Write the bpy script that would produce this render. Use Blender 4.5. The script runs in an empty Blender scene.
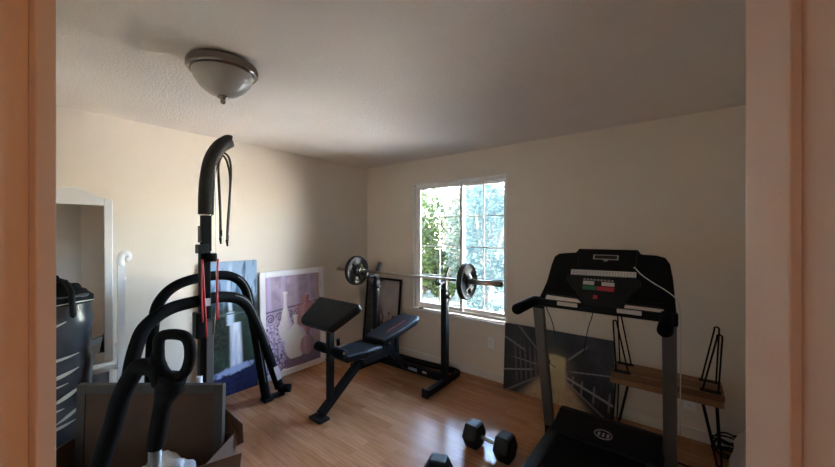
import bpy, bmesh, math, random
from mathutils import Vector, Matrix, noise
random.seed(7)
SC = bpy.context.scene
COL = SC.collection
PI = math.pi

# ------------------------------------------------------------------ materials
def mat(name, color, rough=0.5, metal=0.0, var=0.0, vscale=8.0, bump=0.0, bscale=60.0, spec=0.5, coat=0.0, sheen=0.0):
    m = bpy.data.materials.new(name); m.use_nodes = True
    nt = m.node_tree; b = nt.nodes['Principled BSDF']
    b.inputs['Base Color'].default_value = (*color, 1)
    b.inputs['Roughness'].default_value = rough
    b.inputs['Metallic'].default_value = metal
    b.inputs['Specular IOR Level'].default_value = spec
    b.inputs['Coat Weight'].default_value = coat
    b.inputs['Sheen Weight'].default_value = sheen
    tc = nt.nodes.new('ShaderNodeTexCoord')
    n = nt.nodes.new('ShaderNodeTexNoise'); n.inputs['Scale'].default_value = vscale; n.inputs['Detail'].default_value = 4
    nt.links.new(tc.outputs['Object'], n.inputs['Vector'])
    r = nt.nodes.new('ShaderNodeValToRGB')
    v = max(var, 0.02)
    r.color_ramp.elements[0].color = (*[max(0, c * (1 - v)) for c in color], 1)
    r.color_ramp.elements[1].color = (*[min(1, c * (1 + v)) for c in color], 1)
    r.color_ramp.elements[0].position = 0.3; r.color_ramp.elements[1].position = 0.7
    nt.links.new(n.outputs['Fac'], r.inputs['Fac']); nt.links.new(r.outputs['Color'], b.inputs['Base Color'])
    if bump > 0:
        n2 = nt.nodes.new('ShaderNodeTexNoise'); n2.inputs['Scale'].default_value = bscale; n2.inputs['Detail'].default_value = 3
        nt.links.new(tc.outputs['Object'], n2.inputs['Vector'])
        bp = nt.nodes.new('ShaderNodeBump'); bp.inputs['Strength'].default_value = bump; bp.inputs['Distance'].default_value = 0.01
        nt.links.new(n2.outputs['Fac'], bp.inputs['Height']); nt.links.new(bp.outputs['Normal'], b.inputs['Normal'])
    return m

def mat_attr(name, rough=0.45, bump=0.0):
    m = bpy.data.materials.new(name); m.use_nodes = True
    nt = m.node_tree; b = nt.nodes['Principled BSDF']
    a = nt.nodes.new('ShaderNodeVertexColor'); a.layer_name = 'paint'
    nt.links.new(a.outputs['Color'], b.inputs['Base Color'])
    b.inputs['Roughness'].default_value = rough
    return m

def mat_floor():
    m = bpy.data.materials.new('laminate_planks'); m.use_nodes = True
    nt = m.node_tree; b = nt.nodes['Principled BSDF']; L = nt.links.new
    tc = nt.nodes.new('ShaderNodeTexCoord')
    br = nt.nodes.new('ShaderNodeTexBrick')
    br.offset = 0.37; br.inputs['Scale'].default_value = 1.0
    br.inputs['Brick Width'].default_value = 0.62; br.inputs['Row Height'].default_value = 0.066
    br.inputs['Mortar Size'].default_value = 0.0009; br.inputs['Mortar Smooth'].default_value = 0.3; br.inputs['Bias'].default_value = 0
    br.inputs['Color1'].default_value = (0.42, 0.19, 0.085, 1); br.inputs['Color2'].default_value = (0.54, 0.275, 0.14, 1)
    br.inputs['Mortar'].default_value = (0.26, 0.13, 0.06, 1)
    L(tc.outputs['Object'], br.inputs['Vector'])
    mp = nt.nodes.new('ShaderNodeMapping'); mp.inputs['Scale'].default_value = (1.6, 22, 1)
    L(tc.outputs['Object'], mp.inputs['Vector'])
    n = nt.nodes.new('ShaderNodeTexNoise'); n.inputs['Scale'].default_value = 2.2; n.inputs['Detail'].default_value = 7; n.inputs['Distortion'].default_value = 0.6
    L(mp.outputs['Vector'], n.inputs['Vector'])
    rp = nt.nodes.new('ShaderNodeValToRGB'); rp.color_ramp.elements[0].position = 0.3; rp.color_ramp.elements[1].position = 0.72
    rp.color_ramp.elements[0].color = (0.68, 0.6, 0.55, 1); rp.color_ramp.elements[1].color = (1.12, 1.1, 1.06, 1)
    L(n.outputs['Fac'], rp.inputs['Fac'])
    mx = nt.nodes.new('ShaderNodeMix'); mx.data_type = 'RGBA'; mx.blend_type = 'MULTIPLY'; mx.inputs['Factor'].default_value = 0.75
    L(br.outputs['Color'], mx.inputs['A']); L(rp.outputs['Color'], mx.inputs['B'])
    L(mx.outputs['Result'], b.inputs['Base Color'])
    b.inputs['Roughness'].default_value = 0.24; b.inputs['Specular IOR Level'].default_value = 0.5
    bp = nt.nodes.new('ShaderNodeBump'); bp.inputs['Strength'].default_value = 0.05; bp.inputs['Distance'].default_value = 0.004
    L(n.outputs['Fac'], bp.inputs['Height']); L(bp.outputs['Normal'], b.inputs['Normal'])
    return m

def mat_butcher():
    m = bpy.data.materials.new('butcher_block'); m.use_nodes = True
    nt = m.node_tree; b = nt.nodes['Principled BSDF']; L = nt.links.new
    tc = nt.nodes.new('ShaderNodeTexCoord')
    br = nt.nodes.new('ShaderNodeTexBrick'); br.offset = 0.4
    br.inputs['Scale'].default_value = 1; br.inputs['Brick Width'].default_value = 0.3; br.inputs['Row Height'].default_value = 0.042
    br.inputs['Mortar Size'].default_value = 0.0006
    br.inputs['Color1'].default_value = (0.15, 0.06, 0.024, 1); br.inputs['Color2'].default_value = (0.32, 0.155, 0.065, 1)
    br.inputs['Mortar'].default_value = (0.16, 0.07, 0.03, 1)
    L(tc.outputs['Object'], br.inputs['Vector'])
    mp = nt.nodes.new('ShaderNodeMapping'); mp.inputs['Scale'].default_value = (3, 40, 40)
    L(tc.outputs['Object'], mp.inputs['Vector'])
    n = nt.nodes.new('ShaderNodeTexNoise'); n.inputs['Scale'].default_value = 2; n.inputs['Detail'].default_value = 5
    L(mp.outputs['Vector'], n.inputs['Vector'])
    mx = nt.nodes.new('ShaderNodeMix'); mx.data_type = 'RGBA'; mx.blend_type = 'OVERLAY'; mx.inputs['Factor'].default_value = 0.4
    L(br.outputs['Color'], mx.inputs['A']); L(n.outputs['Color'], mx.inputs['B'])
    L(mx.outputs['Result'], b.inputs['Base Color']); b.inputs['Roughness'].default_value = 0.5
    return m

def mat_glass(name, tint=(1, 1, 1), refl=1.0):
    m = bpy.data.materials.new(name); m.use_nodes = True
    nt = m.node_tree; nt.nodes.clear(); L = nt.links.new
    o = nt.nodes.new('ShaderNodeOutputMaterial'); mx = nt.nodes.new('ShaderNodeMixShader')
    t = nt.nodes.new('ShaderNodeBsdfTransparent'); t.inputs['Color'].default_value = (*tint, 1)
    g = nt.nodes.new('ShaderNodeBsdfGlossy'); g.inputs['Roughness'].default_value = 0.02
    fr = nt.nodes.new('ShaderNodeFresnel'); fr.inputs['IOR'].default_value = 1.45
    L(fr.outputs['Fac'], mx.inputs['Fac']); L(t.outputs['BSDF'], mx.inputs[1]); L(g.outputs['BSDF'], mx.inputs[2])
    L(mx.outputs['Shader'], o.inputs['Surface'])
    return m

def mat_screen():
    m = bpy.data.materials.new('insect_mesh'); m.use_nodes = True
    nt = m.node_tree; nt.nodes.clear(); L = nt.links.new
    o = nt.nodes.new('ShaderNodeOutputMaterial'); mx = nt.nodes.new('ShaderNodeMixShader'); mx.inputs['Fac'].default_value = 0.035
    t = nt.nodes.new('ShaderNodeBsdfTransparent')
    a = nt.nodes.new('ShaderNodeBsdfTranslucent'); a.inputs['Color'].default_value = (0.10, 0.17, 0.19, 1)
    L(t.outputs['BSDF'], mx.inputs[1]); L(a.outputs['BSDF'], mx.inputs[2]); L(mx.outputs['Shader'], o.inputs['Surface'])
    return m

def mat_leaf(name, c1, c2):
    m = bpy.data.materials.new(name); m.use_nodes = True
    nt = m.node_tree; nt.nodes.clear(); L = nt.links.new
    o = nt.nodes.new('ShaderNodeOutputMaterial'); mx = nt.nodes.new('ShaderNodeMixShader'); mx.inputs['Fac'].default_value = 0.4
    d = nt.nodes.new('ShaderNodeBsdfPrincipled'); d.inputs['Roughness'].default_value = 0.6; d.inputs['Specular IOR Level'].default_value = 0.15
    t = nt.nodes.new('ShaderNodeBsdfTranslucent')
    tc = nt.nodes.new('ShaderNodeTexCoord'); n = nt.nodes.new('ShaderNodeTexNoise'); n.inputs['Scale'].default_value = 9
    r = nt.nodes.new('ShaderNodeValToRGB'); r.color_ramp.elements[0].color = (*c1, 1); r.color_ramp.elements[1].color = (*c2, 1)
    r.color_ramp.elements[0].position = .35; r.color_ramp.elements[1].position = .65
    L(tc.outputs['Object'], n.inputs['Vector']); L(n.outputs['Fac'], r.inputs['Fac'])
    L(r.outputs['Color'], d.inputs['Base Color']); L(r.outputs['Color'], t.inputs['Color'])
    L(d.outputs['BSDF'], mx.inputs[1]); L(t.outputs['BSDF'], mx.inputs[2]); L(mx.outputs['Shader'], o.inputs['Surface'])
    return m

M = dict(
    wall=mat('cream_wall_paint', (0.80, 0.725, 0.63), 0.75, var=0.02, vscale=2, bump=0.12, bscale=140),
    ceil=mat('textured_ceiling_paint', (0.80, 0.735, 0.68), 0.85, var=0.02, vscale=3, bump=0.5, bscale=70),
    floor=mat_floor(),
    trim=mat('white_trim_paint', (0.80, 0.77, 0.72), 0.35, var=0.02),
    jamb=mat('door_jamb_paint', (0.66, 0.59, 0.54), 0.32, var=0.02, bump=0.06, bscale=260),
    vinyl=mat('white_vinyl', (0.88, 0.87, 0.84), 0.35),
    glass=mat_glass('window_glass', (0.97, 0.99, 1.0)),
    screen=mat_screen(),
    black=mat('black_powder_coat', (0.006, 0.006, 0.0065), 0.55, var=0.1, bump=0.03, bscale=300, spec=0.22),
    blackm=mat('matte_black_steel', (0.005, 0.005, 0.0055), 0.6, var=0.1, spec=0.15),
    foam=mat('black_foam_grip', (0.0045, 0.0042, 0.0045), 0.8, var=0.15, vscale=40, bump=0.2, bscale=220, spec=0.12),
    foamgrey=mat('grey_mast_foam', (0.022, 0.020, 0.017), 0.7, var=0.15, vscale=30, bump=0.2, bscale=220, spec=0.25),  # lighter grey foam for the curved mast
    vinylb=mat('black_vinyl_upholstery', (0.008, 0.0078, 0.0078), 0.48, var=0.15, bump=0.10, bscale=180, spec=0.2),
    plastic=mat('black_plastic', (0.005, 0.0052, 0.006), 0.45, var=0.1, spec=0.15),
    plastic2=mat('charcoal_plastic', (0.014, 0.0145, 0.015), 0.5, var=0.1, spec=0.2),
    rubber=mat('black_rubber', (0.006, 0.006, 0.0065), 0.5, var=0.2, bump=0.1, bscale=160, spec=0.3),
    belt=mat('treadmill_belt_rubber', (0.004, 0.004, 0.004), 0.75, var=0.2, bump=0.2, bscale=300, spec=0.1),
    silver=mat('silver_painted_steel', (0.14, 0.132, 0.126), 0.42, metal=0.35, var=0.05),
    chrome=mat('chrome', (0.75, 0.73, 0.70), 0.16, metal=1.0),
    steel=mat('brushed_steel_bar', (0.62, 0.57, 0.50), 0.3, metal=1.0, var=0.08, vscale=60),
    nickel=mat('brushed_nickel', (0.26, 0.22, 0.195), 0.22, metal=1.0, var=0.06, vscale=20),
    frost=mat('frosted_bowl_glass', (0.44, 0.405, 0.37), 0.35, var=0.06, vscale=5, coat=0.3),
    plate=mat('grey_enamel_iron', (0.045, 0.045, 0.045), 0.34, metal=0.4, var=0.2, vscale=30, bump=0.08, bscale=120),
    platerim=mat('black_rubber_rim', (0.012, 0.012, 0.012), 0.5),
    white=mat('white_painted_wood', (0.90, 0.90, 0.93), 0.4, var=0.02),
    bluepanel=mat('grey_blue_panel', (0.30, 0.34, 0.42), 0.45, var=0.05),
    mirror=mat('mirror_silver', (0.80, 0.80, 0.78), 0.015, metal=1.0),
    red=mat('red_rubber_cord', (0.42, 0.012, 0.02), 0.45, var=0.1),
    redp=mat('red_print', (0.50, 0.03, 0.045), 0.4),
    greenp=mat('green_print', (0.02, 0.16, 0.06), 0.4),
    label=mat('pale_label', (0.62, 0.58, 0.54), 0.5, var=0.1, vscale=120),
    greyp=mat('grey_print', (0.28, 0.27, 0.26), 0.45, var=0.1),
    lcd=mat('dark_display', (0.035, 0.033, 0.03), 0.15),
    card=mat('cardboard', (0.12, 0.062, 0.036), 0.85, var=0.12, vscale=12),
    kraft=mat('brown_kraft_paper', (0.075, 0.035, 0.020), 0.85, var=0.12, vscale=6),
    dustframe=mat('grey_brown_frame', (0.045, 0.034, 0.027), 0.6, var=0.1),
    bagfilm=mat('shiny_dark_bag_vinyl', (0.055, 0.056, 0.062), 0.3, var=0.35, vscale=6, bump=0.25, bscale=9),
    bagprint=mat('pale_gold_print', (0.55, 0.50, 0.42), 0.4, var=0.15),
    paper=mat('white_paper', (0.72, 0.70, 0.70), 0.6, var=0.04),
    poly=mat('white_plastic_film', (0.68, 0.68, 0.72), 0.25, var=0.08, bump=0.3, bscale=25),
    cloth=mat('pale_cloth', (0.45, 0.38, 0.34), 0.9, var=0.06, bump=0.3, bscale=40),
    butcher=mat_butcher(),
    leather=mat('dark_leather_strap', (0.022, 0.014, 0.010), 0.45, var=0.2),
    paint=mat_attr('printed_picture', 0.4),
    canvas_edge=mat('canvas_edge', (0.05, 0.05, 0.055), 0.7),
    patio=mat('pale_concrete', (0.66, 0.60, 0.51), 0.9, var=0.08, vscale=2),
    lawn=mat('dry_lawn', (0.014, 0.02, 0.006), 0.95, var=0.3, vscale=3),
    bark=mat('tree_bark', (0.16, 0.11, 0.07), 0.9, var=0.3, vscale=20, bump=0.4, bscale=30),
    beam=mat('warm_timber', (0.55, 0.30, 0.16), 0.7, var=0.12, vscale=6),
)

# ------------------------------------------------------------------ mesh builder
class MB:
    def __init__(s): s.bm = bmesh.new()
    def _tf(s, vs, mtx):
        if mtx is not None: bmesh.ops.transform(s.bm, matrix=mtx, verts=vs)
    def box(s, c, d, rot=None, bev=0.0, seg=2):
        r = bmesh.ops.create_cube(s.bm, size=1.0); vs = r['verts']
        for v in vs: v.co = Vector((v.co.x * d[0], v.co.y * d[1], v.co.z * d[2]))
        if bev > 0:
            es = list({e for v in vs for e in v.link_edges})
            rr = bmesh.ops.bevel(s.bm, geom=es, offset=bev, segments=seg, affect='EDGES', profile=0.5)
            vs = list({v for f in rr['faces'] for v in f.verts} | {v for v in vs if v.is_valid})
        m = Matrix.Translation(Vector(c))
        if rot is not None: m = m @ rot
        s._tf(vs, m); return s
    def bar(s, a, b, w, h, up=(0, 0, 1), bev=0.0):           # rectangular tube from a to b
        a, b = Vector(a), Vector(b); z = (b - a); L = z.length; z.normalize()
        u = Vector(up); x = u.cross(z)
        if x.length < 1e-4: x = Vector((1, 0, 0)).cross(z)
        x.normalize(); y = z.cross(x)
        rot = Matrix((x, y, z)).transposed().to_4x4()
        return s.box((a + b) / 2, (w, h, L), rot, bev)
    def cyl(s, a, b, r0, r1=None, n=20):
        r1 = r0 if r1 is None else r1
        return s.tube([a, b], [r0, r1], n)
    def tube(s, pts, r, n=12, closed=False, cap=True):
        pts = [Vector(p) for p in pts]; k = len(pts)
        rs = r if isinstance(r, (list, tuple)) else [r] * k
        rings = []; prev = None
        for i, p in enumerate(pts):
            if closed: t = pts[(i + 1) % k] - pts[i - 1]
            elif i == 0: t = pts[1] - pts[0]
            elif i == k - 1: t = pts[-1] - pts[-2]
            else: t = pts[i + 1] - pts[i - 1]
            if t.length < 1e-9: t = Vector((0, 0, 1))
            t.normalize()
            if prev is None:
                a = Vector((0, 0, 1)) if abs(t.z) < .9 else Vector((1, 0, 0))
                x = a.cross(t).normalized()
            else:
                x = prev - t * prev.dot(t)
                if x.length < 1e-6: x = Vector((1, 0, 0)).cross(t)
                x.normalize()
            prev = x; y = t.cross(x)
            rings.append([s.bm.verts.new(p + (x * math.cos(2 * PI * j / n) + y * math.sin(2 * PI * j / n)) * rs[i]) for j in range(n)])
        m = k if closed else k - 1
        for i in range(m):
            A, B = rings[i], rings[(i + 1) % k]
            for j in range(n):
                s.bm.faces.new((A[j], A[(j + 1) % n], B[(j + 1) % n], B[j])).smooth = True
        if cap and not closed:
            s.bm.faces.new(list(reversed(rings[0]))); s.bm.faces.new(rings[-1])
        return s
    def lathe(s, prof, c=(0, 0, 0), axis='z', n=32, mtx=None):
        rings = []; new = []
        for (r, h) in prof:
            if r < 1e-6:
                v = s.bm.verts.new((0, 0, h)); rings.append([v]); new.append(v)
            else:
                ring = [s.bm.verts.new((r * math.cos(2 * PI * j / n), r * math.sin(2 * PI * j / n), h)) for j in range(n)]
                rings.append(ring); new += ring
        for A, B in zip(rings, rings[1:]):
            for j in range(n):
                q = []
                for v in ((A[j % len(A)], A[(j + 1) % n % len(A)], B[(j + 1) % n % len(B)], B[j % len(B)])):
                    if v not in q: q.append(v)
                if len(q) > 2: s.bm.faces.new(q).smooth = True
        m = Matrix.Translation(Vector(c))
        if axis == 'x': m = m @ Matrix.Rotation(PI / 2, 4, 'Y')
        if axis == 'y': m = m @ Matrix.Rotation(-PI / 2, 4, 'X')
        if mtx is not None: m = mtx
        s._tf(new, m); return s
    def prism(s, poly, vec):                                  # polygon (3D points) extruded along vec
        poly = [Vector(p) for p in poly]; vec = Vector(vec)
        A = [s.bm.verts.new(p) for p in poly]; B = [s.bm.verts.new(p + vec) for p in poly]
        s.bm.faces.new(A); s.bm.faces.new(list(reversed(B))); n = len(poly)
        for i in range(n): s.bm.faces.new((A[i], B[i], B[(i + 1) % n], A[(i + 1) % n]))
        return s
    def pad(s, c, d, rot=None, bev=0.02):                     # soft cushion block
        return s.box(c, d, rot, bev, 4)
    def build(s, name, material, parent=None, off=None, bevel=0.0, sub=0):
        bm = s.bm
        if off is not None: bmesh.ops.translate(bm, vec=-Vector(off), verts=bm.verts)
        bmesh.ops.recalc_face_normals(bm, faces=bm.faces)
        me = bpy.data.meshes.new(name); bm.to_mesh(me); bm.free()
        for p in me.polygons:
            pass
        me.materials.append(M[material] if isinstance(material, str) else material)
        o = bpy.data.objects.new(name, me); COL.objects.link(o)
        if parent is not None: o.parent = parent
        elif off is not None: o.location = off
        if bevel:
            b = o.modifiers.new('bevel', 'BEVEL'); b.width = bevel; b.segments = 2; b.limit_method = 'ANGLE'; b.angle_limit = 0.7
        if sub:
            q = o.modifiers.new('sub', 'SUBSURF'); q.levels = sub; q.render_levels = sub
        return o

def soft(o):                                                  # shade smooth by angle
    for p in o.data.polygons: p.use_smooth = True
    return o

def spline(pts, n=8):                                         # Catmull-Rom through points
    P = [Vector(p) for p in pts]; P = [2 * P[0] - P[1]] + P + [2 * P[-1] - P[-2]]; out = []
    for i in range(1, len(P) - 2):
        for k in range(n):
            t = k / n; a, b, c, d = P[i - 1], P[i], P[i + 1], P[i + 2]
            out.append(0.5 * ((2 * b) + (c - a) * t + (2 * a - 5 * b + 4 * c - d) * t * t + (3 * b - a - 3 * c + d) * t ** 3))
    out.append(P[-2]); return out

def tag(o, label, cat, group=None):
    o['label'] = label; o['category'] = cat
    if group: o['group'] = group
    return o
def thing(name, label, cat, loc=(0, 0, 0), group=None, rot=None):
    o = bpy.data.objects.new(name, None); COL.objects.link(o); o.location = loc; o.empty_display_size = 0.1
    if rot is not None: o.rotation_euler = rot
    return tag(o, label, cat, group)
def struct(o): o['kind'] = 'structure'; return o
def dup(root, loc, rot=None, label=None):
    r = root.copy(); COL.objects.link(r); r.location = loc
    if rot is not None: r.rotation_euler = rot
    if label: r['label'] = label
    for ch in list(root.children):
        c = ch.copy(); COL.objects.link(c); c.parent = r
        for g in list(ch.children):
            d = g.copy(); COL.objects.link(d); d.parent = c
    return r
def frame_rot(U, V):                                          # local x=U, local z=V, front is local -y
    U = Vector(U).normalized(); V = Vector(V).normalized(); Y = V.cross(U)
    return Matrix((U, Y, V)).transposed().to_euler()

# ------------------------------------------------------------------ camera
YAW = math.radians(38.13)
CAM = Vector((3.454, -3.266, 1.548))
FW = Vector((-math.sin(YAW), math.cos(YAW), 0)); RT = Vector((math.cos(YAW), math.sin(YAW), 0))
cd = bpy.data.cameras.new('camera'); co = bpy.data.objects.new('camera', cd); COL.objects.link(co)
co.location = CAM; co.rotation_euler = (PI / 2, 0, YAW)
cd.sensor_width = 36; cd.lens = 337 / 835 * 36; cd.clip_start = 0.02; cd.shift_y = -1 / 835
SC.camera = co
def door_pt(lat, dep, z=0.0):                                 # a point in the frame of the angled doorway wall
    p = Vector((CAM.x, CAM.y, 0)) + FW * dep + RT * lat; return Vector((p.x, p.y, z))

# ------------------------------------------------------------------ room shell
H = 2.44
struct(MB().box((2.4, -2.6, -0.05), (5.6, 5.5, 0.1)).build('floor', 'floor'))
struct(MB().box((2.4, -2.6, H + 0.06), (5.6, 5.5, 0.12)).build('ceiling', 'ceil'))
struct(MB().box((-0.07, -1.75, H / 2), (0.14, 3.7, H)).build('wall_left', 'wall'))
WX0, WX1, WZ0, WZ1, WT = 0.82, 2.045, 0.60, 2.149, 0.15
w = MB()
w.box((WX0 / 2 - 0.05, WT / 2, H / 2), (WX0 + 0.1, WT, H)); w.box(((WX1 + 4.1) / 2, WT / 2, H / 2), (4.1 - WX1, WT, H))
w.box(((WX0 + WX1) / 2, WT / 2, WZ0 / 2), (WX1 - WX0, WT, WZ0)); w.box(((WX0 + WX1) / 2, WT / 2, (WZ1 + H) / 2), (WX1 - WX0, WT, H - WZ1))
struct(w.build('wall_back', 'wall'))
struct(MB().box((4.02, -1.2, H / 2), (0.14, 2.4, H)).build('wall_right', 'wall'))
struct(MB().box((1.27, -3.52, H / 2), (2.7, 0.14, H)).build('wall_front', 'wall'))
RM = Matrix.Rotation(YAW, 4, 'Z')
D1, D0 = 0.372, 0.257                                          # room face / hall face of the doorway wall
LW, RW, DH = -0.4065, 0.3743, 2.05
w = MB(); dm = (D0 + D1) / 2; dt = D1 - D0 - 0.004
def dbox(mb, l0, l1, d0, d1, z0, z1, bev=0):
    return mb.box(door_pt((l0 + l1) / 2, (d0 + d1) / 2, (z0 + z1) / 2), (l1 - l0, d1 - d0, z1 - z0), RM, bev)
dbox(w, -1.0, LW - 0.018, D0 + .002, D1 - .002, 0, H); dbox(w, RW + 0.018, 1.1, D0 + .002, D1 - .002, 0, H)
dbox(w, LW - 0.018, RW + 0.018, D0 + .002, D1 - .002, DH + 0.018, H)
struct(w.build('wall_doorway', 'wall'))
w = MB(); dbox(w, -1.1, -1.0, -1.4, D0, 0, H); dbox(w, 1.1, 1.2, -1.4, D0, 0, H); dbox(w, -1.1, 1.2, -1.5, -1.4, 0, H)
struct(w.build('wall_hall', 'wall'))
jm = MB()
dbox(jm, LW - 0.018, LW, D0, D1, 0, DH); dbox(jm, RW, RW + 0.018, D0, D1, 0, DH); dbox(jm, LW - .018, RW + .018, D0, D1, DH, DH + .018)
dj = struct(jm.build('door_1', 'jamb', bevel=0.0015))
st = MB()
dbox(st, LW, LW + 0.0085, 0.3516, D1, 0, DH); dbox(st, RW - 0.0127, RW, 0.3272, D1, 0, DH); dbox(st, LW + .0085, RW - .0127, 0.34, D1, DH - .0095, DH)
st.build('door_stop', 'jamb', dj, bevel=0.0015)
# baseboards
def bb(name, boxes):
    m = MB()
    for c, d in boxes:
        m.box(c, d)
    return struct(m.build('baseboard_' + name, 'trim', bevel=0.004))
bb('back', [((1.98, -0.007, 0.043), (3.92, 0.014, 0.086))])
bb('left', [((0.007, -1.73, 0.043), (0.014, 3.42, 0.086))])
bb('right', [((3.943, -1.2, 0.043), (0.014, 2.36, 0.086))])
# window
wn = struct(MB().box(((WX0 + WX1) / 2, 0.03, WZ0 + 0.008), (WX1 - WX0 - 0.002, 0.06, 0.012)).build('window_1', 'trim'))
sill = MB().box(((WX0 + WX1) / 2 - 0.005, -0.016, WZ0 - 0.002), (WX1 - WX0 + 0.05, 0.034, 0.026)).build('trim_1', 'trim', bevel=0.004)
struct(sill)
fy0, fy1 = 0.055, 0.125; fm = (fy0 + fy1) / 2; fd = fy1 - fy0
fr = MB(); ft = 0.032
fr.box((WX0 + ft / 2 + .001, fm, (WZ0 + WZ1) / 2), (ft, fd, WZ1 - WZ0 - .002)); fr.box((WX1 - ft / 2 - .001, fm, (WZ0 + WZ1) / 2), (ft, fd, WZ1 - WZ0 - .002))
fr.box(((WX0 + WX1) / 2, fm, WZ0 + ft / 2 + 0.016), (WX1 - WX0 - 2 * ft, fd, ft)); fr.box(((WX0 + WX1) / 2, fm, WZ1 - ft / 2 - .001), (WX1 - WX0 - 2 * ft, fd, ft))
fr.build('window_frame', 'vinyl', wn, bevel=0.003)
ln = MB(); ln.box((WX0 + .003, .028, (WZ0 + WZ1) / 2), (.006, .054, WZ1 - WZ0 - .03)); ln.box((WX1 - .003, .028, (WZ0 + WZ1) / 2), (.006, .054, WZ1 - WZ0 - .03)); ln.box(((WX0 + WX1) / 2, .028, WZ1 - .003), (WX1 - WX0, .054, .006))
ln.build('added_reveal_lining', 'vinyl', wn)  # white lining added to make the window recess look brighter lit
mx_ = 1.475
def sash(x0, x1, y, nm):
    s = MB(); t = 0.036; z0, z1 = WZ0 + 0.05, WZ1 - 0.034
    s.box((x0 + t / 2, y, (z0 + z1) / 2), (t, 0.03, z1 - z0)); s.box((x1 - t / 2, y, (z0 + z1) / 2), (t, 0.03, z1 - z0))
    s.box(((x0 + x1) / 2, y, z0 + t / 2), (x1 - x0 - 2 * t, 0.03, t)); s.box(((x0 + x1) / 2, y, z1 - t / 2), (x1 - x0 - 2 * t, 0.03, t))
    o = s.build('sash', 'vinyl', wn, bevel=0.003)
    g = MB(); g.box(((x0 + x1) / 2, y, (z0 + z1) / 2), (0.014, 0.008, z1 - z0 - 2 * t))
    for k in (1, 2, 3): g.box(((x0 + x1) / 2, y, z0 + t + (z1 - z0 - 2 * t) * k / 4), (x1 - x0 - 2 * t, 0.0078, 0.014))
    g.build('muntin_grid', 'vinyl', o)
    p = MB().box(((x0 + x1) / 2, y + .006, (z0 + z1) / 2), (x1 - x0 - 2 * t, 0.003, z1 - z0 - 2 * t)).build('pane', 'glass', o)
sash(WX0 + ft, mx_ + 0.018, 0.072, 'a'); sash(mx_ - 0.018, WX1 - ft, 0.106, 'b')
MB().box(((mx_ + WX1 - ft) / 2 + .01, 0.1235, (WZ0 + WZ1) / 2 + .01), (WX1 - ft - mx_ - .03, 0.0006, WZ1 - WZ0 - 0.10)).build('insect_screen', 'screen', wn)
# ------------------------------------------------------------------ outside
struct(MB().box((2.0, 1.35, -0.25), (16, 2.4, 0.2)).build('ground', 'patio'))
struct(MB().box((6.2, 6.55, -0.25), (7.6, 8.0, 0.2)).build('bounce_slab', 'patio'))  # unseen pale slab, added to throw more light in through the window
struct(MB().box((-1, 9.6, -0.26), (30, 14.1, 0.2)).build('lawn', 'lawn'))
struct(MB().box((6.0, 5.0, 1.2), (0.2, 9.6, 2.8)).build('bounce_wall', 'patio'))  # unseen pale wall added to bounce sunlight onto the left wall
def tree(loc, R_, H_, n, leafm, label, lsz=0.07, trunk_h=0.5, name='leafy_shrub', cat='shrub', seed=1):
    rnd = random.Random(seed)
    t = thing(name, label, cat, loc, 'greenery outside the window')
    b = MB()
    for k in range(5):
        a = rnd.uniform(0, 2 * PI); q = R_ * rnd.uniform(.2, .6)
        b.tube(spline([(0.02 * math.cos(a), 0.02 * math.sin(a), 0), (q * .3 * math.cos(a), q * .3 * math.sin(a), H_ * .3), (q * math.cos(a), q * math.sin(a), H_ * .8)], 4), [0.035] * 4 + [.025] * 4 + [0.01], 6)
    b.build('branches', 'bark', t)
    bm = bmesh.new()
    for k in range(n):
        while True:
            p = Vector((rnd.uniform(-1, 1), rnd.uniform(-1, 1), rnd.uniform(-1, 1)))
            if p.length < 1: break
        if p.length < 0.45 and rnd.random() < .5: p = p.normalized() * rnd.uniform(.6, 1)
        c = Vector((p.x * R_, p.y * R_ * .8, H_ * .53 + p.z * H_ * .5))
        if noise.noise(c * (1.6 / R_) + Vector((seed * 7, 0, 0))) < -0.22: continue
        u = Vector((rnd.gauss(0, 1), rnd.gauss(0, 1), rnd.gauss(0, .7))).normalized(); v = u.orthogonal().normalized()
        v = (Matrix.Rotation(rnd.uniform(0, 2 * PI), 3, u) @ v)
        s = lsz * rnd.uniform(.6, 1.3); n_ = u.cross(v)
        pts = [c - u * s, c - v * s * .38 + n_ * s * .1, c + u * s, c + v * s * .38 + n_ * s * .1]
        bm.faces.new([bm.verts.new(q) for q in pts])
    me = bpy.data.meshes.new('foliage'); bm.to_mesh(me); bm.free(); me.materials.append(leafm)
    o = bpy.data.objects.new('foliage', me); COL.objects.link(o); o.parent = t
    return t
LG = mat_leaf('yellow_green_leaf', (0.016, 0.03, 0.005), (0.042, 0.056, 0.016))
LB = mat_leaf('grey_green_leaf', (0.012, 0.025, 0.017), (0.042, 0.053, 0.043))
LP = mat_leaf('pale_dry_leaf', (0.04, 0.036, 0.026), (0.075, 0.068, 0.052))
GZ = -0.15
tree((-1.75, 2.9, GZ), 0.9, 2.6, 6000, LG, 'yellow-green shrub outside, filling the left window pane', seed=1)
tree((-0.62, 4.6, GZ), 1.05, 3.3, 6500, LP, 'pale dry-leaved shrub outside, behind the window\'s centre bar', seed=2)
tree((0.40, 2.8, GZ), 0.85, 2.7, 5600, LB, 'grey-green shrub outside, filling the right window pane', seed=3)
tree((-3.8, 11.0, GZ), 1.9, 3.9, 5000, LG, 'green hedge bush farthest back behind the window centre', seed=7, lsz=.1)
tree((-7.2, 8.2, GZ), 1.9, 4.0, 5000, LB, 'grey-green hedge bush farthest left beyond the window', seed=8, lsz=.1)
tree((-3.35, 3.6, GZ), 0.62, 1.3, 2600, LG, 'low green bush outside, at the lower left of the window', seed=11, lsz=.06)
tree((-1.0, 3.40, GZ), 0.42, 1.3, 2600, LG, 'low green bush outside, between the yellow-green and pale shrubs', seed=12, lsz=.06)
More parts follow.
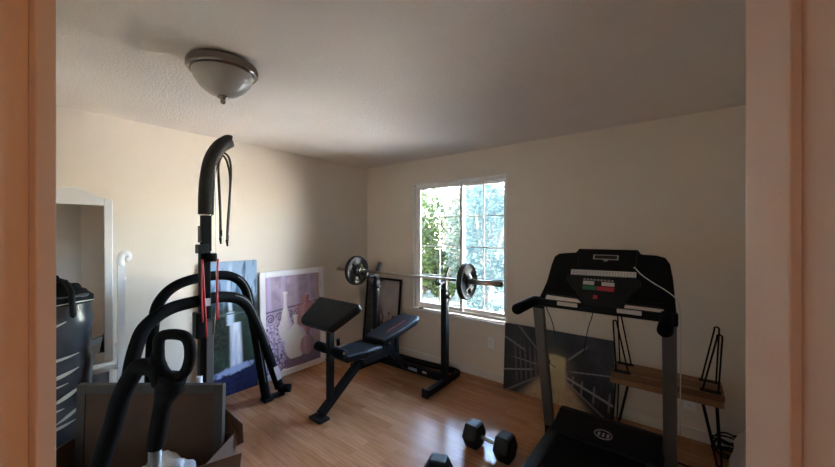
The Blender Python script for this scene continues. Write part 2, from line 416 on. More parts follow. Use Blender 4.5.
tree((-2.25, 4.3, GZ), 0.6, 1.4, 2600, LP, 'low pale bush outside, low in the left window pane', seed=13, lsz=.06)
tree((-3.9, 5.6, GZ), 1.4, 3.6, 6000, LG, 'tall green shrub outside, at the far left of the view', seed=4, lsz=.09)
tree((-2.6, 8.0, GZ), 1.5, 3.7, 6000, LB, 'large grey-green shrub farthest away outside the window', seed=5, lsz=.1)
# ------------------------------------------------------------------ ceiling light
CL = (1.547, -2.50, H)
t = thing('ceiling_light', 'nickel flush ceiling light with a frosted glass bowl, switched off', 'ceiling light', CL)
MB().lathe([(0, 0), (0.150, 0), (0.163, -0.010), (0.168, -0.026), (0.160, -0.036), (0.168, -0.044), (0.158, -0.056), (0.142, -0.058), (0.140, -0.045), (0, -0.045)], n=48).build('rim', 'nickel', t)
MB().lathe([(0.144, -0.046), (0.143, -0.066), (0.132, -0.096), (0.108, -0.130), (0.070, -0.160), (0.03, -0.174), (0, -0.176)], n=48).build('glass_bowl', 'frost', t)
MB().lathe([(0, -0.172), (0.026, -0.174), (0.028, -0.18), (0.013, -0.187), (0.011, -0.195), (0.014, -0.203), (0.008, -0.213), (0, -0.215)], n=20).build('finial', 'nickel', t)

# ------------------------------------------------------------------ pictures
def picture(name, label, cat, origin, U, V, W_, H_, fn, depth=0.03, frame=None, fw=0.05, fm='white', edge='canvas_edge', cell=0.006):
    t = thing(name, label, cat, origin, rot=frame_rot(U, V))
    x0 = fw if frame else 0.0
    ix0, ix1, iz0, iz1 = x0, W_ - x0, x0, H_ - x0
    yf = -depth * (0.45 if frame else 1.0) - 0.0008
    nx = max(2, int((ix1 - ix0) / cell)); nz = max(2, int((iz1 - iz0) / cell))
    vs = []; cs = []
    for j in range(nz + 1):
        for i in range(nx + 1):
            u, v = i / nx, j / nz
            vs.append((ix0 + (ix1 - ix0) * u, yf, iz0 + (iz1 - iz0) * v)); cs.append(fn(u, v))
    fs = [(j * (nx + 1) + i, j * (nx + 1) + i + 1, (j + 1) * (nx + 1) + i + 1, (j + 1) * (nx + 1) + i) for j in range(nz) for i in range(nx)]
    me = bpy.data.meshes.new('printed_picture'); me.from_pydata(vs, [], fs)
    ca = me.color_attributes.new('paint', 'FLOAT_COLOR', 'POINT')
    for k, c in enumerate(cs): ca.data[k].color = (*c, 1)
    me.materials.append(M['paint'])
    o = bpy.data.objects.new('printed_picture', me); COL.objects.link(o); o.parent = t
    if frame:
        MB().box((W_ / 2, -depth * .2, H_ / 2), (W_ - 2 * fw + .01, depth * .4, H_ - 2 * fw + .01)).build('backing', edge, t)
        f = MB()
        f.box((fw / 2, -depth / 2, H_ / 2), (fw, depth, H_)); f.box((W_ - fw / 2, -depth / 2, H_ / 2), (fw, depth, H_))
        f.box((W_ / 2, -depth / 2, fw / 2), (W_ - 2 * fw, depth, fw)); f.box((W_ / 2, -depth / 2, H_ - fw / 2), (W_ - 2 * fw, depth, fw))
        f.build('frame', fm, t, bevel=0.006)
    else:
        MB().box((W_ / 2, -depth / 2, H_ / 2), (W_, depth - .0005, H_)).build('stretched_canvas', edge, t)
    return t
def N(u, v, s, k=0.0, oct=3):
    x = 0; a = 1; tot = 0
    for o in range(oct):
        x += a * noise.noise(Vector((u * s + k * 13.7, v * s + k * 5.1, k))); tot += a; a *= .5; s *= 2
    return x / tot                                             # about -.6...6
def lerp(a, b, t): t = max(0, min(1, t)); return tuple(x + (y - x) * t for x, y in zip(a, b))
def sm(a, b, x): x = max(0, min(1, (x - a) / (b - a))); return x * x * (3 - 2 * x)

def waterfall(u, v):
    asp = 2.6; n = N(u, v * asp, 5, 1); n2 = N(u, v * asp, 16, 2)
    c = lerp((0.012, 0.032, 0.022), (0.045, 0.095, 0.055), .5 + n * 1.6 + n2)
    c = lerp(c, (0.015, 0.03, 0.035), sm(-.05, .25, n2 + .3 * N(u, v * asp, 9, 5)))
    # misty blue upper half with conifers
    up = sm(0.60, 0.78, v + n * .08)
    mist = lerp((0.06, 0.13, 0.22), (0.17, 0.27, 0.42), .5 + n)
    tr = sm(0.0, .18, N(u * 9, v * 3, 1.4, 7) + (0.86 - v) * 1.1)
    mist = lerp(lerp((0.42, 0.55, 0.72), (0.30, 0.44, 0.62), v), mist, tr)
    mist = lerp(mist, (0.04, 0.09, 0.13), .55 * sm(.0, .3, n2 + .1) * tr)
    c = lerp(c, mist, up)
    c = lerp(c, (0.02, 0.07, 0.06), sm(.25, .1, u) * .0 + sm(.72, .95, u) * sm(.2, .45, v) * .6 * (1 - up))
    # dark boulder left of the fall
    d = ((u - .26) / .22) ** 2 + ((v - .47) / .13) ** 2
    c = lerp(c, lerp((0.006, 0.011, 0.012), (0.03, 0.048, 0.032), .4 + n2 * 2), sm(1.15, .8, d))
    # thin upper fall
    wv = .46 + .02 * math.sin(v * 14)
    if v > .60: c = lerp(c, (0.62, 0.74, 0.88), sm(.055, .015, abs(u - wv)) * sm(.60, .64, v) * sm(1.02, .9, v) * .9)
    if .52 < v <= .62: c = lerp(c, (0.60, 0.72, 0.88), sm(.10, .03, abs(u - .47 - .03 * N(u, v, 20, 3))))
    # footbridge arch
    c = lerp(c, (0.10, 0.14, 0.17), sm(.008, .003, abs(v - .605 + .10 * (u - .5) ** 2)) * .9)
    # lower fall
    wd = .085 + .05 * (0.52 - v)
    if .17 < v < .535: c = lerp(c, lerp((0.58, 0.68, 0.90), (0.95, 0.96, 1.0), .5 + N(u * 6, v, 6, 4) * 1.5), sm(wd + .05, wd - .02, abs(u - .56 - .05 * (.5 - v))))
    # pool
    pool = sm(.20, .15, v + n2 * .02)
    c = lerp(c, lerp((0.009, 0.016, 0.06), (0.022, 0.040, 0.14), .5 + N(u * 2, v * 14, 4, 8) * 1.5), pool)
    spl = ((u - .52) / .46) ** 2 + ((v - .185 + .05 * (.6 - u)) / .035) ** 2
    c = lerp(c, (0.48, 0.58, 0.85), sm(1.1, .2, spl + n2))
    return tuple(max(0, x) for x in c)

def vases(u, v):
    asp = 1.42; n = N(u, v * asp, 6, 11); n2 = N(u, v * asp, 22, 12)
    c = lerp((0.28, 0.22, 0.30), (0.44, 0.35, 0.42), .5 + n * 1.4)
    c = lerp(c, (0.52, 0.44, 0.56), sm(.6, .9, .5 + .5 * math.sin(u * 26 + .4 * n)) * .5)      # drapery/columns
    c = lerp(c, (0.42, 0.28, 0.25), sm(.90, .94, u) * .8); 
    c = lerp(c, (0.36, 0.26, 0.34), sm(.06, .03, u) * .6)
    fl = sm(.20, .14, v + .02 * n); c = lerp(c, lerp((0.14, 0.11, 0.16), (0.24, 0.19, 0.26), .5 + n2), fl)
    # iron railing with scrolls
    ink = (0.055, 0.04, 0.09)
    rail = max(sm(.010, .004, abs(v - .635 - .05 * u)), sm(.008, .003, abs(v - .36 - .02 * u)))
    if .36 < v < .64:
        for k in range(6):
            for (cv, sg) in ((.56, 1), (.45, -1)):
                cu = .08 + k * .165; dx, dy = (u - cu) / 1.0, (v - cv - .04 * u) * asp
                r = math.hypot(dx, dy); a = math.atan2(dy, dx * sg)
                rail = max(rail, sm(.013, .005, abs(r - .052 - .006 * a)), sm(.012, .004, abs(r - .022)) * (1 if a > -2 else 0))
    c = lerp(c, ink, rail * .9)
    # flowers lower left
    if u < .36 and v < .50:
        c = lerp(c, (0.62, 0.52, 0.58), sm(.02, .15, n2 + .1) * sm(.36, .28, u)); c = lerp(c, (0.10, 0.06, 0.18), sm(.12, .22, N(u, v * asp, 30, 17)) * .9 * sm(.36, .28, u))
    def body(col, cu, prof, hi=(1, 1, 1), sh=.35):
        nonlocal c
        w_ = prof(v)
        if w_ > 0:
            q = (u - cu) / w_; k = sm(1.06, .96, abs(q))
            cc = lerp(col, tuple(x * .62 for x in col), sm(.1, 1.0, q) * sh * 2); cc = lerp(cc, (1, .98, 1), .10 * sm(.5, 0, abs(q + .35)))
            cc = tuple(x * (1 + .25 * n2) for x in cc); c = lerp(c, cc, k)
    # rose urn behind
    body((0.40, 0.18, 0.18), .72, lambda v: (.075 if .72 < v < .76 else .10 * sm(.30, .5, v) + .06 if .30 < v <= .66 else .065 if .66 < v <= .72 else 0))
    for hx in (.58, .86): c = lerp(c, (0.40, 0.20, 0.22), sm(.016, .006, abs(math.hypot(u - hx, (v - .64) * asp) - .05)))
    # tall white vase
    body((0.70, 0.62, 0.70), .34, lambda v: (.045 if .80 < v < .83 else .03 + .045 * sm(.70, .55, v) + .05 * sm(.56, .46, v) - .06 * sm(.40, .30, v) if .30 < v <= .80 else 0))
    # round pale vase
    def rv(v):
        if .09 < v < .44: return .205 * math.sqrt(max(0, 1 - ((v - .26) / .18) ** 2)) ** .8
        if .42 < v < .54: return .035 + .05 * sm(.47, .42, v)
        if .54 <= v < .56: return .05
        return 0
    body((0.72, 0.69, 0.76), .52, rv)
    body((0.36, 0.24, 0.29), .74, lambda v: .14 * math.sqrt(max(0, 1 - ((v - .20) / .11) ** 2)) if .09 < v < .31 else 0)
    return tuple(max(0, min(.92, x * k_)) for x, k_ in zip(c, (1.34, 1.38, 1.58)))

def darkprint(u, v):
    n = N(u, v * 1.5, 4, 21); n2 = N(u, v * 1.5, 14, 22)
    c = lerp((0.34, 0.30, 0.31), (0.44, 0.39, 0.40), .5 + n)
    k = sm(.04, -.02, u - .34 + .35 * n + .14 * n2) * sm(.95, .85, v + n * .3)
    k = max(k, sm(.05, -.05, v - .32 + .5 * n2 + .3 * n), .9 * sm(.07, .03, abs(u - .5 - .25 * n)) * sm(.7, .5, v))
    c = lerp(c, lerp((0.02, 0.018, 0.02), (0.09, 0.08, 0.085), .5 + n2 * 1.5), k)
    return c

def tunnel(u, v):
    # corridor with a pale opening; perspective rays
    vx, vy = .50, .46; n = N(u, v * .66, 6, 31); n2 = N(u * 3, v, 14, 32)
    dx, dy = (u - vx) * 1.5, v - vy
    a = math.atan2(dy, dx); r = math.hypot(dx, dy)
    c = lerp((0.008, 0.007, 0.012), (0.028, 0.024, 0.028), .5 + n)
    # floor path
    if dy < 0:
        k = sm(.95, .55, abs(dx) / max(.02, -dy * 1.15 + .10)); c = lerp(c, lerp((0.40, 0.27, 0.15), (0.62, 0.46, 0.28), .5 + n2 + .4 * sm(.5, .0, r)), k)
    # side bay highlights
    st = .5 + .5 * math.sin(5.5 * math.log(r + .05) * 2.2)
    c = lerp(c, (0.085, 0.075, 0.095), st * sm(.2, .6, abs(dx)) * .35 * (.6 + n2))
    # warm glow about the opening
    c = lerp(c, (0.24, 0.17, 0.10), sm(.40, .08, r) * .7)
    # light rails
    for (a0, w_, i, r0, r1) in ((-.62, .018, .5, .14, .9), (-.36, .020, .9, .12, .95), (.12, .012, .6, .22, .9), (3.05, .012, .6, .22, .62), (3.36, .014, .9, .30, .95), (2.72, .02, .5, .45, .95), (1.9, .02, .35, .2, .5), (2.35, .015, .4, .25, .8), (.75, .018, .45, .25, .6), (-2.55, .02, .35, .3, .9)):
        da = abs((a - a0 + PI) % (2 * PI) - PI) * r
        c = lerp(c, (0.46, 0.43, 0.40), sm(w_, w_ * .3, da) * i * sm(r0 - .03, r0 + .05, r) * sm(r1 + .05, r1 - .1, r))
    for k in range(6):
        uu = .60 + k * .045 * (1 + .25 * k); top = .44 - k * .035
        if uu < .97: c = lerp(c, (0.30, 0.27, 0.24), sm(.010, .004, abs(u - uu - .04 * v)) * sm(.0, .05, v - (.30 - k * .06)) * sm(.05, 0, v - top) * .8)
        ul = .40 - k * .05
        c = lerp(c, (0.16, 0.14, 0.16), sm(.014, .004, abs(u - ul + .05 * v)) * sm(.0, .05, v - (.30 - k * .03)) * sm(.3, 0, v - .55) * .7)
    # opening
    k = sm(.098, .078, abs(u - .520)) * sm(-.12, .04, v - .26) * sm(.03, -.01, v - .67 + .25 * abs(u - .51))
    c = lerp(c, lerp((0.50, 0.40, 0.19), (0.66, 0.54, 0.28), .5 + n), k)
    return c

picture('canvas_print', 'tall frameless blue and green waterfall canvas leaning on the left wall', 'picture', (0.045, -2.06, 0.0), (0, 1, 0), (-0.022, 0, 1), 0.485, 1.27, waterfall, depth=0.022)
picture('framed_print', 'white-framed print of vases before an iron railing', 'picture', (0.060, -1.55, 0.0), (0, 1, 0), (-0.034, 0, 1), 0.785, 1.135, vases, depth=0.028, frame=True, fw=0.062, fm='white')
picture('framed_picture', 'black-framed grey picture leaning behind the barbell rack, left of the window', 'picture', (0.035, -0.115, 0.0), (1, 0, 0), (0, 0.095, 0.95), 0.625, 0.955, darkprint, depth=0.02, frame=True, fw=0.028, fm='black')
picture('canvas_print', 'dark frameless canvas of a receding walkway behind the treadmill', 'picture', (2.055, -0.075, 0.0), (1, 0, 0), (0, 0.045, 0.64), 0.955, 0.64, tunnel, depth=0.025)

# ------------------------------------------------------------------ outlets
def outlet(x, z, label):
    t = thing('wall_outlet', label, 'outlet', (x, -0.0002, z))
    p = MB().box((0, -0.003, 0), (0.072, 0.006, 0.118)).build('cover_plate', 'vinyl', t, bevel=0.002)
    for s in (-1, 1):
        m = MB().box((0, -0.0072, s * 0.021), (0.033, 0.0025, 0.028)).build('socket', 'white', p, bevel=0.001)
        k = MB()
        k.box((-0.006, -0.0088, s * 0.021), (0.003, 0.001, 0.010)); k.box((0.006, -0.0088, s * 0.021), (0.003, 0.001, 0.010)); k.build('slots', 'blackm', p)
outlet(1.873, 0.386, 'white duplex outlet on the wall below the window\'s right corner')
outlet(3.50, 0.27, 'white outlet low on the wall beneath the stacked wooden benches')
tag(MB().lathe([(0, 0), (0.03, 0), (0.032, .006), (0.028, .014), (0, .016)], n=20).build('jar_lid', 'blackm', None), 'small black lid lying at the left end of the window sill', 'lid').location = (0.93, 0.026, WZ0 + 0.0142)

# ------------------------------------------------------------------ cheval mirror
o = (0.10, -2.90, 0)
t = thing('cheval_mirror', 'white standing mirror with an arched top and scroll posts against the left wall', 'mirror', o)
def mrr(y, z): return (0.115 - (z - 1.2) * 0.02, y, z)
y0, y1 = -3.11, -2.695
def arch(y): q = (y - (y0 + y1) / 2) / ((y1 - y0) / 2); return 1.79 + 0.075 * (0.5 + 0.5 * math.cos(PI * min(1, abs(q) ** .9)))
fr = MB(); zb, zt, fw = 0.60, 1.745, 0.048
fr.prism([mrr(y0, zb), mrr(y0, arch(y0)), mrr(y0 + fw, arch(y0 + fw)), mrr(y0 + fw, zb)], (0.026, 0, 0))
fr.prism([mrr(y1 - fw, zb), mrr(y1 - fw, arch(y1 - fw)), mrr(y1, arch(y1)), mrr(y1, zb)], (0.026, 0, 0))
fr.prism([mrr(y0 + fw, zb), mrr(y0 + fw, zb + .075), mrr(y1 - fw, zb + .075), mrr(y1 - fw, zb)], (0.026, 0, 0))
top = [y0 + fw + (y1 - y0 - 2 * fw) * k / 20 for k in range(21)]
fr.prism([mrr(y, arch(y)) for y in top] + [mrr(y1 - fw, zt), mrr(y0 + fw, zt)], (0.026, 0, 0))
f = fr.build('mirror_frame', 'white', t, off=o, bevel=0.004)
MB().prism([mrr(y0 + fw - .004, zb + .07), mrr(y0 + fw - .004, zt + .004), mrr(y1 - fw + .004, zt + .004), mrr(y1 - fw + .004, zb + .07)], (0.016, 0, 0)).build('mirror_glass', 'mirror', t, off=o)
for ys, sg in ((y0 - 0.05, -1), (y1 + 0.05, 1)):
    p = MB(); prof = [(0.03, 0.05), (0.034, 0.6), (0.034, 1.1), (0.038, 1.30)]
    p.bar((0.115, ys, 0.05), (0.115, ys, 1.30), 0.042, 0.042, up=(1, 0, 0))
    p.bar((0.115, ys, 0.6), (0.115, ys - sg * .03, 0.72), .02, .02, up=(1, 0, 0))
    pts = spline([(0.115, ys - sg * .0, 1.29), (0.115, ys - sg * .004, 1.345), (0.115, ys + sg * .012, 1.385), (0.115, ys + sg * .040, 1.382), (0.115, ys + sg * .046, 1.352), (0.115, ys + sg * .028, 1.338)], 5)
    p.tube(pts, [0.024] * 8 + [.024] * 8 + [.020] * (len(pts) - 16), 10)
    p.build('post', 'white', t, off=o, bevel=0.003)
    MB().cyl((0.125, ys - sg * .02, 1.2), (0.125, ys + sg * .025, 1.2), 0.011).build('pivot_knob', 'white', t, off=o)
    ft = MB(); ft.tube(spline([(0.03, ys, 0.02), (0.08, ys, 0.05), (0.115, ys, 0.075), (0.16, ys, 0.05), (0.190, ys, 0.02)], 5), 0.02, 8)
    ft.build('foot', 'white', t, off=o)
lp = MB(); lp.box((0.115, (y0 + y1) / 2, 0.54), (0.022, y1 - y0 + .07, 0.035)); lp.box((0.115, (y0 + y1) / 2, 0.22), (0.022, y1 - y0 + .07, 0.035))
lp.box((0.115, y1 - .005, 0.38), (.022, .03, .29)); lp.box((0.115, y0 + .005, 0.38), (.022, .03, .29))
lp.build('lower_rail', 'white', t, off=o, bevel=.003)
MB().box((0.112, (y0 + y1) / 2, 0.38), (0.010, y1 - y0 - .02, 0.29)).build('lower_panel', 'bluepanel', t, off=o)

# ------------------------------------------------------------------ punching bag
o = (0.305, -2.995, 0)
t = thing('punching_bag', 'tall dark shiny punching bag with pale slash print, standing beside the mirror', 'punching bag', o)
b = MB(); prof = []
for k in range(25):
    z = 0.02 + 1.12 * k / 24; prof.append((0.166 + .006 * math.sin(z * 21) + .004 * math.sin(z * 47), z))
prof = [(0, 0), (0.15, 0.0)] + prof + [(0.155, 1.15), (0, 1.155)]
bag = soft(b.lathe(prof, n=40).build('bag_body', 'bagfilm', t))
def strip(z0, z1, a0, a1, wd, r=0.175):                       # printed slash on the bag's skin
    m = MB(); n = 12; A = []; B = []
    for k in range(n + 1):
        q = k / n; a = a0 + (a1 - a0) * q; z = z0 + (z1 - z0) * q; hw = wd * math.sin(PI * (0.08 + .84 * q))
        A.append(m.bm.verts.new((r * math.cos(a), r * math.sin(a), z - hw))); B.append(m.bm.verts.new((r * math.cos(a), r * math.sin(a), z + hw)))
    for k in range(n): m.bm.faces.new((A[k], A[k + 1], B[k + 1], B[k]))
    return m
for (z0, z1, a0, a1, wd) in ((0.90, 1.0, -1.0, .15, .010), (0.74, 0.79, -.9, .5, .009), (0.63, 0.70, -.6, .5, .012), (0.565, 0.62, -.9, .2, .008), (0.50, 0.58, -.25, .6, .014), (0.44, 0.47, -.7, .1, .009), (0.385, 0.46, -.1, .6, .012), (0.33, 0.38, -.6, .4, .010)):
    strip(z0, z1, a0, a1, wd).build('slash_print', 'bagprint', t)
MB().tube([(0.174 * math.cos(a), 0.174 * math.sin(a), 1.105 + .006 * math.sin(a * 3)) for a in [2 * PI * k / 40 for k in range(40)]], 0.004, 6, closed=True).build('top_seam', 'bagprint', t)
cp = MB(); pr = [(0.174, 1.095), (0.171, 1.13), (0.14, 1.165), (0.085, 1.20), (0.04, 1.22), (0, 1.23)]
cp.lathe(pr, n=32)
for v in cp.bm.verts:
    k = noise.noise(v.co * 14) * .03; v.co += Vector((v.co.x, v.co.y, 0)).normalized() * k * .4 if v.co.z > 1.12 else Vector(); v.co.z += k if v.co.z > 1.12 else 0
cp.build('black_cover', 'blackm', t)
st = MB(); st.tube(spline([(0.05, 0.03, 1.235), (0.13, .05, 1.18), (0.180, 0.05, 1.10), (0.186, .055, 1.02)], 6), [.016] * 18 + [.006], 8).build('strap', 'blackm', t)
strip(0.50, 0.50, -.62, -.36, .055, .180).build('paper_tag', 'paper', t)
strip(0.88, 0.84, -1.0, -.62, .05, .181).build('paper_tag', 'paper', t)

# ------------------------------------------------------------------ multi-gym tower with arched padded arms
o = (0.50, -2.212, 0)
t = thing('home_gym', 'black home gym tower with a curved mast and two arched padded arms', 'exercise machine', o)
ml = MB(); ml.bar((0.5, -2.222, 0.03), (0.5, -2.214, 1.05), 0.060, 0.075, up=(0, 1, 0), bev=.004); ml.build('lower_mast', 'black', t, off=o)
mm = MB(); mm.bar((0.5, -2.216, 1.0), (0.5, -2.216, 1.40), 0.060, 0.070, up=(0, 1, 0), bev=.004); mm.build('middle_mast', 'blackm', t, off=o)
MB().bar((0.5, -2.206, 1.40), (0.5, -2.206, 1.70), 0.056, 0.066, up=(0, 1, 0), bev=.004).build('inner_tube', 'blackm', t, off=o)
MB().bar((0.505, -2.236, 1.385), (0.505, -2.236, 1.455), 0.075, 0.070, up=(0, 1, 0), bev=.004).build('clamp_collar', 'plastic2', t, off=o)
MB().bar((0.50, -2.245, 1.47), (0.50, -2.245, 1.60), 0.035, 0.025, up=(0, 1, 0), bev=.003).build('clamp_bracket', 'silver', t, off=o)
mu = MB(); pts = spline([(0.5, -2.206, 1.69), (0.5, -2.205, 1.75), (0.5, -2.204, 1.82), (0.5, -2.196, 1.96), (0.5, -2.168, 2.12), (0.5, -2.112, 2.235), (0.5, -2.045, 2.297), (0.5, -2.03, 2.303)], 7)
mu.tube(pts, 0.054, 20); mu.build('curved_foam_mast', 'foamgrey', t, off=o)
MB().cyl((0.5, -2.048, 2.294), (0.5, -2.026, 2.306), 0.052, n=24).build('end_cap', 'blackm', t, off=o)
MB().cyl((0.5, -2.206, 1.68), (0.5, -2.206, 1.695), 0.046).build('clamp_band', 'chrome', t, off=o)
rl = MB(); rl.cyl((0.53, -2.215, 1.352), (0.565, -2.155, 1.352), 0.034, n=24).cyl((0.50, -2.22, 1.352), (0.53, -2.19, 1.352), .02)
rl.build('pulley_roller', 'foam', t, off=o)
MB().tube(spline([(0.52, -2.10, 2.225), (0.545, -2.155, 2.05), (0.55, -2.152, 1.7), (0.55, -2.152, 1.35), (0.55, -2.15, 1.0), (0.545, -2.165, 0.75)], 4), 0.0035, 6).build('steel_cable', 'steel', t, off=o)
for k, (ya, yb) in enumerate(((-2.262, -2.250), (-2.256, -2.222), (-2.150, -2.140), (-2.146, -2.152))):
    MB().tube(spline([(0.555, ya + .008, 1.34), (0.56, (ya + yb) / 2, 1.1), (0.565, yb, 0.86 if k != 1 else .73)], 5), 0.006, 6).build('red_resistance_cord', 'red', t, off=o)
MB().box((0.545, -2.207, 1.005), (0.004, 0.035, 0.06)).build('white_label', 'paper', t, off=o)
MB().box((0.5, -2.25, 0.83), (0.09, 0.075, 0.20), None, .01).build('pivot_housing', 'plastic', t, off=o)
MB().box((0.52, -2.19, 0.44), (0.05, 0.05, 0.86), None, .003).build('grey_post', 'silver', t, off=o)
MB().cyl((0.53, -2.262, 0.34), (0.53, -2.262, 0.44), .022).build('white_cap', 'paper', t, off=o)
a2 = MB(); P2 = spline([(0.27, -2.50, 0.06), (0.27, -2.50, 0.5), (0.27, -2.480, 0.88), (0.29, -2.440, 1.035), (0.32, -2.335, 1.138), (0.345, -2.145, 1.182), (0.36, -1.955, 1.165), (0.375, -1.838, 1.04), (0.40, -1.785, 0.75), (0.43, -1.735, 0.36), (0.455, -1.692, 0.03)], 7)
a2.tube(P2, 0.039, 18).build('arched_arm', 'foam', t, off=o)
MB().tube([p + Vector((.034, .0, .018)) for p in P2[44:68]], 0.005, 6).build('piping', 'silver', t, off=o)
a1 = MB(); P1 = spline([(0.50, -2.70, 0.06), (0.505, -2.675, 0.55), (0.505, -2.632, 0.785), (0.50, -2.578, 0.898), (0.49, -2.452, 0.982), (0.47, -2.28, 1.008), (0.455, -2.048, 1.012), (0.45, -1.885, 0.935), (0.445, -1.77, 0.71), (0.435, -1.66, 0.41), (0.43, -1.55, 0.075)], 7)
a1.tube(P1, [0.045] * 50 + [.042] * (len(P1) - 50), 18).build('arched_arm', 'foam', t, off=o)
MB().tube([p + Vector((.038, .012, .018)) for p in P1[44:62]], 0.005, 6).build('piping', 'silver', t, off=o)
lb = MB().bar((0.478, -1.612, 0.30), (0.478, -1.572, 0.17), 0.045, 0.006, up=(1, 0, 0)); lb.build('white_label', 'paper', t, off=o)
MB().cyl((0.42, -1.545, 0.060), (0.50, -1.475, 0.058), 0.038, n=24).build('foot_roller', 'foam', t, off=o)
MB().box((0.45, -1.685, 0.018), (0.10, 0.085, 0.036), None, .01).build('foot_pad', 'rubber', t, off=o)
MB().box((0.45, -1.60, 0.02), (0.06, 0.16, 0.034), None, .008).build('foot_pad', 'rubber', t, off=o)
bs = MB(); bs.bar((0.5, -2.70, 0.03), (0.5, -2.05, 0.03), .06, .06); bs.bar((0.27, -2.50, 0.03), (0.50, -2.45, 0.03), .05, .056); bs.build('base_beam', 'black', t, off=o)
# straps hanging from the mast head
def hstrap(pts1, label):
    hk = (0.51, -2.092, 2.205)
    s = thing('exercise_strap', label, 'strap', hk, 'straps hanging from the curved mast')
    MB().tube(spline(pts1, 8), 0.0085, 8).build('strap_loop', 'leather', s, off=hk)
    for e in (pts1[0], pts1[-1]):
        MB().cyl((e[0], e[1], e[2] + .005), (e[0], e[1] + .004, e[2] - .045), 0.011, 0.006, 10).build('end_clip', 'blackm', s, off=hk)
hstrap([(0.53, -2.108, 1.56), (0.53, -2.112, 1.75), (0.53, -2.120, 1.95), (0.53, -2.125, 2.08), (0.52, -2.108, 2.175), (0.515, -2.082, 2.20), (0.53, -2.045, 2.16), (0.53, -2.030, 2.05), (0.53, -2.040, 1.85), (0.53, -2.056, 1.62), (0.53, -2.062, 1.48)], 'dark strap with clips, the front one looped under the curved mast head')
hstrap([(0.50, -2.100, 1.50), (0.50, -2.102, 1.75), (0.50, -2.112, 1.95), (0.50, -2.110, 2.10), (0.50, -2.092, 2.165), (0.50, -2.075, 2.175), (0.50, -2.045, 2.12), (0.50, -2.025, 2.0), (0.50, -2.028, 1.80), (0.50, -2.040, 1.60), (0.50, -2.046, 1.52)], 'dark strap with clips, the rear one looped under the curved mast head')

# ------------------------------------------------------------------ foreground exerciser with D grip
base = door_pt(-1.16, 1.55, 0)
t = thing('hand_exerciser', 'black foam-covered exerciser with a D-shaped grip on a silver tube', 'exercise machine', base)
def dp(px_lat, z, d=1.55): return door_pt(px_lat, d, z)
def q(px, py, d=1.55): return door_pt((px - 417.5) / 337 * d, d, CAM.z + (232.5 - py) / 337 * d)
ring = [(-1.192, 1.01), (-1.188, 1.055), (-1.165, 1.076), (-1.115, 1.080), (-1.068, 1.068), (-1.048, 1.03), (-1.048, .965), (-1.070, .905), (-1.115, .878), (-1.160, .900), (-1.188, .955)]
rp = [dp(a, z) for a, z in ring]; rp = spline(rp + [rp[0]], 6)[:-1]
MB().tube(rp, 0.024, 14, closed=True).build('d_grip', 'foam', t, off=base)
sl = MB(); sl.tube(spline([dp(-1.122, .885), dp(-1.138, .84), dp(-1.160, .79), dp(-1.175, .74), dp(-1.190, .65), dp(-1.206, .56)], 3), [.056] * 3 + [.060, .056, .050] + [.044, .039, .037] + [.035] * 7, 18).build('foam_sleeve', 'foam', t, off=base)
wb = MB(); wb.tube([dp(-1.20, 1.0), dp(-1.205, .93), dp(-1.17, .86)], [.022, .036, .044], 14).build('grip_web', 'foam', t, off=base)
MB().cyl(dp(-1.206, .60), dp(-1.215, 0.05), 0.026, n=20).build('silver_tube', 'silver', t, off=base)
ap = spline([dp(-1.18, .915), dp(-1.235, .930), dp(-1.285, .925), dp(-1.322, .875), dp(-1.365, .785), dp(-1.400, .66), dp(-1.442, .535), dp(-1.48, .42), dp(-1.52, .28), dp(-1.53, .05)], 7)
MB().tube(ap, [.038] * len(ap), 18).build('curved_foam_arm', 'foam', t, off=base)
bb_ = MB(); bb_.bar(dp(-1.58, .03), dp(-1.10, .03), .05, .05); bb_.bar(dp(-1.19, .03, 1.38), dp(-1.19, .03, 1.64), .05, .05); bb_.build('base_bar', 'black', t, off=base)

# ------------------------------------------------------------------ cardboard box, framed panel, plastic bag
bo = door_pt(-1.6, 1.9, 0)
t = thing('cardboard_box', 'open brown cardboard box with spread flaps holding the framed panel', 'box', bo)
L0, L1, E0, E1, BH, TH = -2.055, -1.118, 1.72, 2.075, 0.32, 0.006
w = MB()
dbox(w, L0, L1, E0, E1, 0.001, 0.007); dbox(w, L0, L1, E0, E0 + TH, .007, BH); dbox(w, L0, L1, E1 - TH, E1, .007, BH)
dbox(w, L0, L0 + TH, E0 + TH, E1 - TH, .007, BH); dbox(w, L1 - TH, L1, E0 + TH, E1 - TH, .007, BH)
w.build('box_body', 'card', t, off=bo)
def P(l, d, z): return door_pt(l, d, z)
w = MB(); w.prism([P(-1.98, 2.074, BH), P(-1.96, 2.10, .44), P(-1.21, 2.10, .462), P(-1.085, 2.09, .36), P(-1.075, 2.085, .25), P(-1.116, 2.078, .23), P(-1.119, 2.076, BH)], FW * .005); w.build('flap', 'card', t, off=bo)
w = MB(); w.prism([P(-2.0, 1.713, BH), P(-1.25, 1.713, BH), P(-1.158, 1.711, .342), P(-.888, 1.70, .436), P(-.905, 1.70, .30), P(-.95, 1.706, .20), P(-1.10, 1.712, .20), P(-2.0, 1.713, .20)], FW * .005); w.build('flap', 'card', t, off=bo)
po = door_pt(-1.594, 1.985, 0.008)
t = thing('turned_picture', 'turned-round picture frame showing its brown paper back, standing in the cardboard box', 'picture', po)
tilt = Vector((0, 0, 1)) * 1 + FW * .035
def pp(l, z, d): return door_pt(l, 1.985 + d, 0.008) + tilt.normalized() * z
W0, W1, PH = -2.03, -1.160, 0.632; fb = 0.052
w = MB()
for (a0, a1, z0, z1) in ((W0, W0 + fb, 0, PH), (W1 - fb, W1, 0, PH), (W0 + fb, W1 - fb, 0, fb), (W0 + fb, W1 - fb, PH - fb, PH)):
    w.prism([pp(a0, z0, 0), pp(a1, z0, 0), pp(a1, z1, 0), pp(a0, z1, 0)], FW * .035)
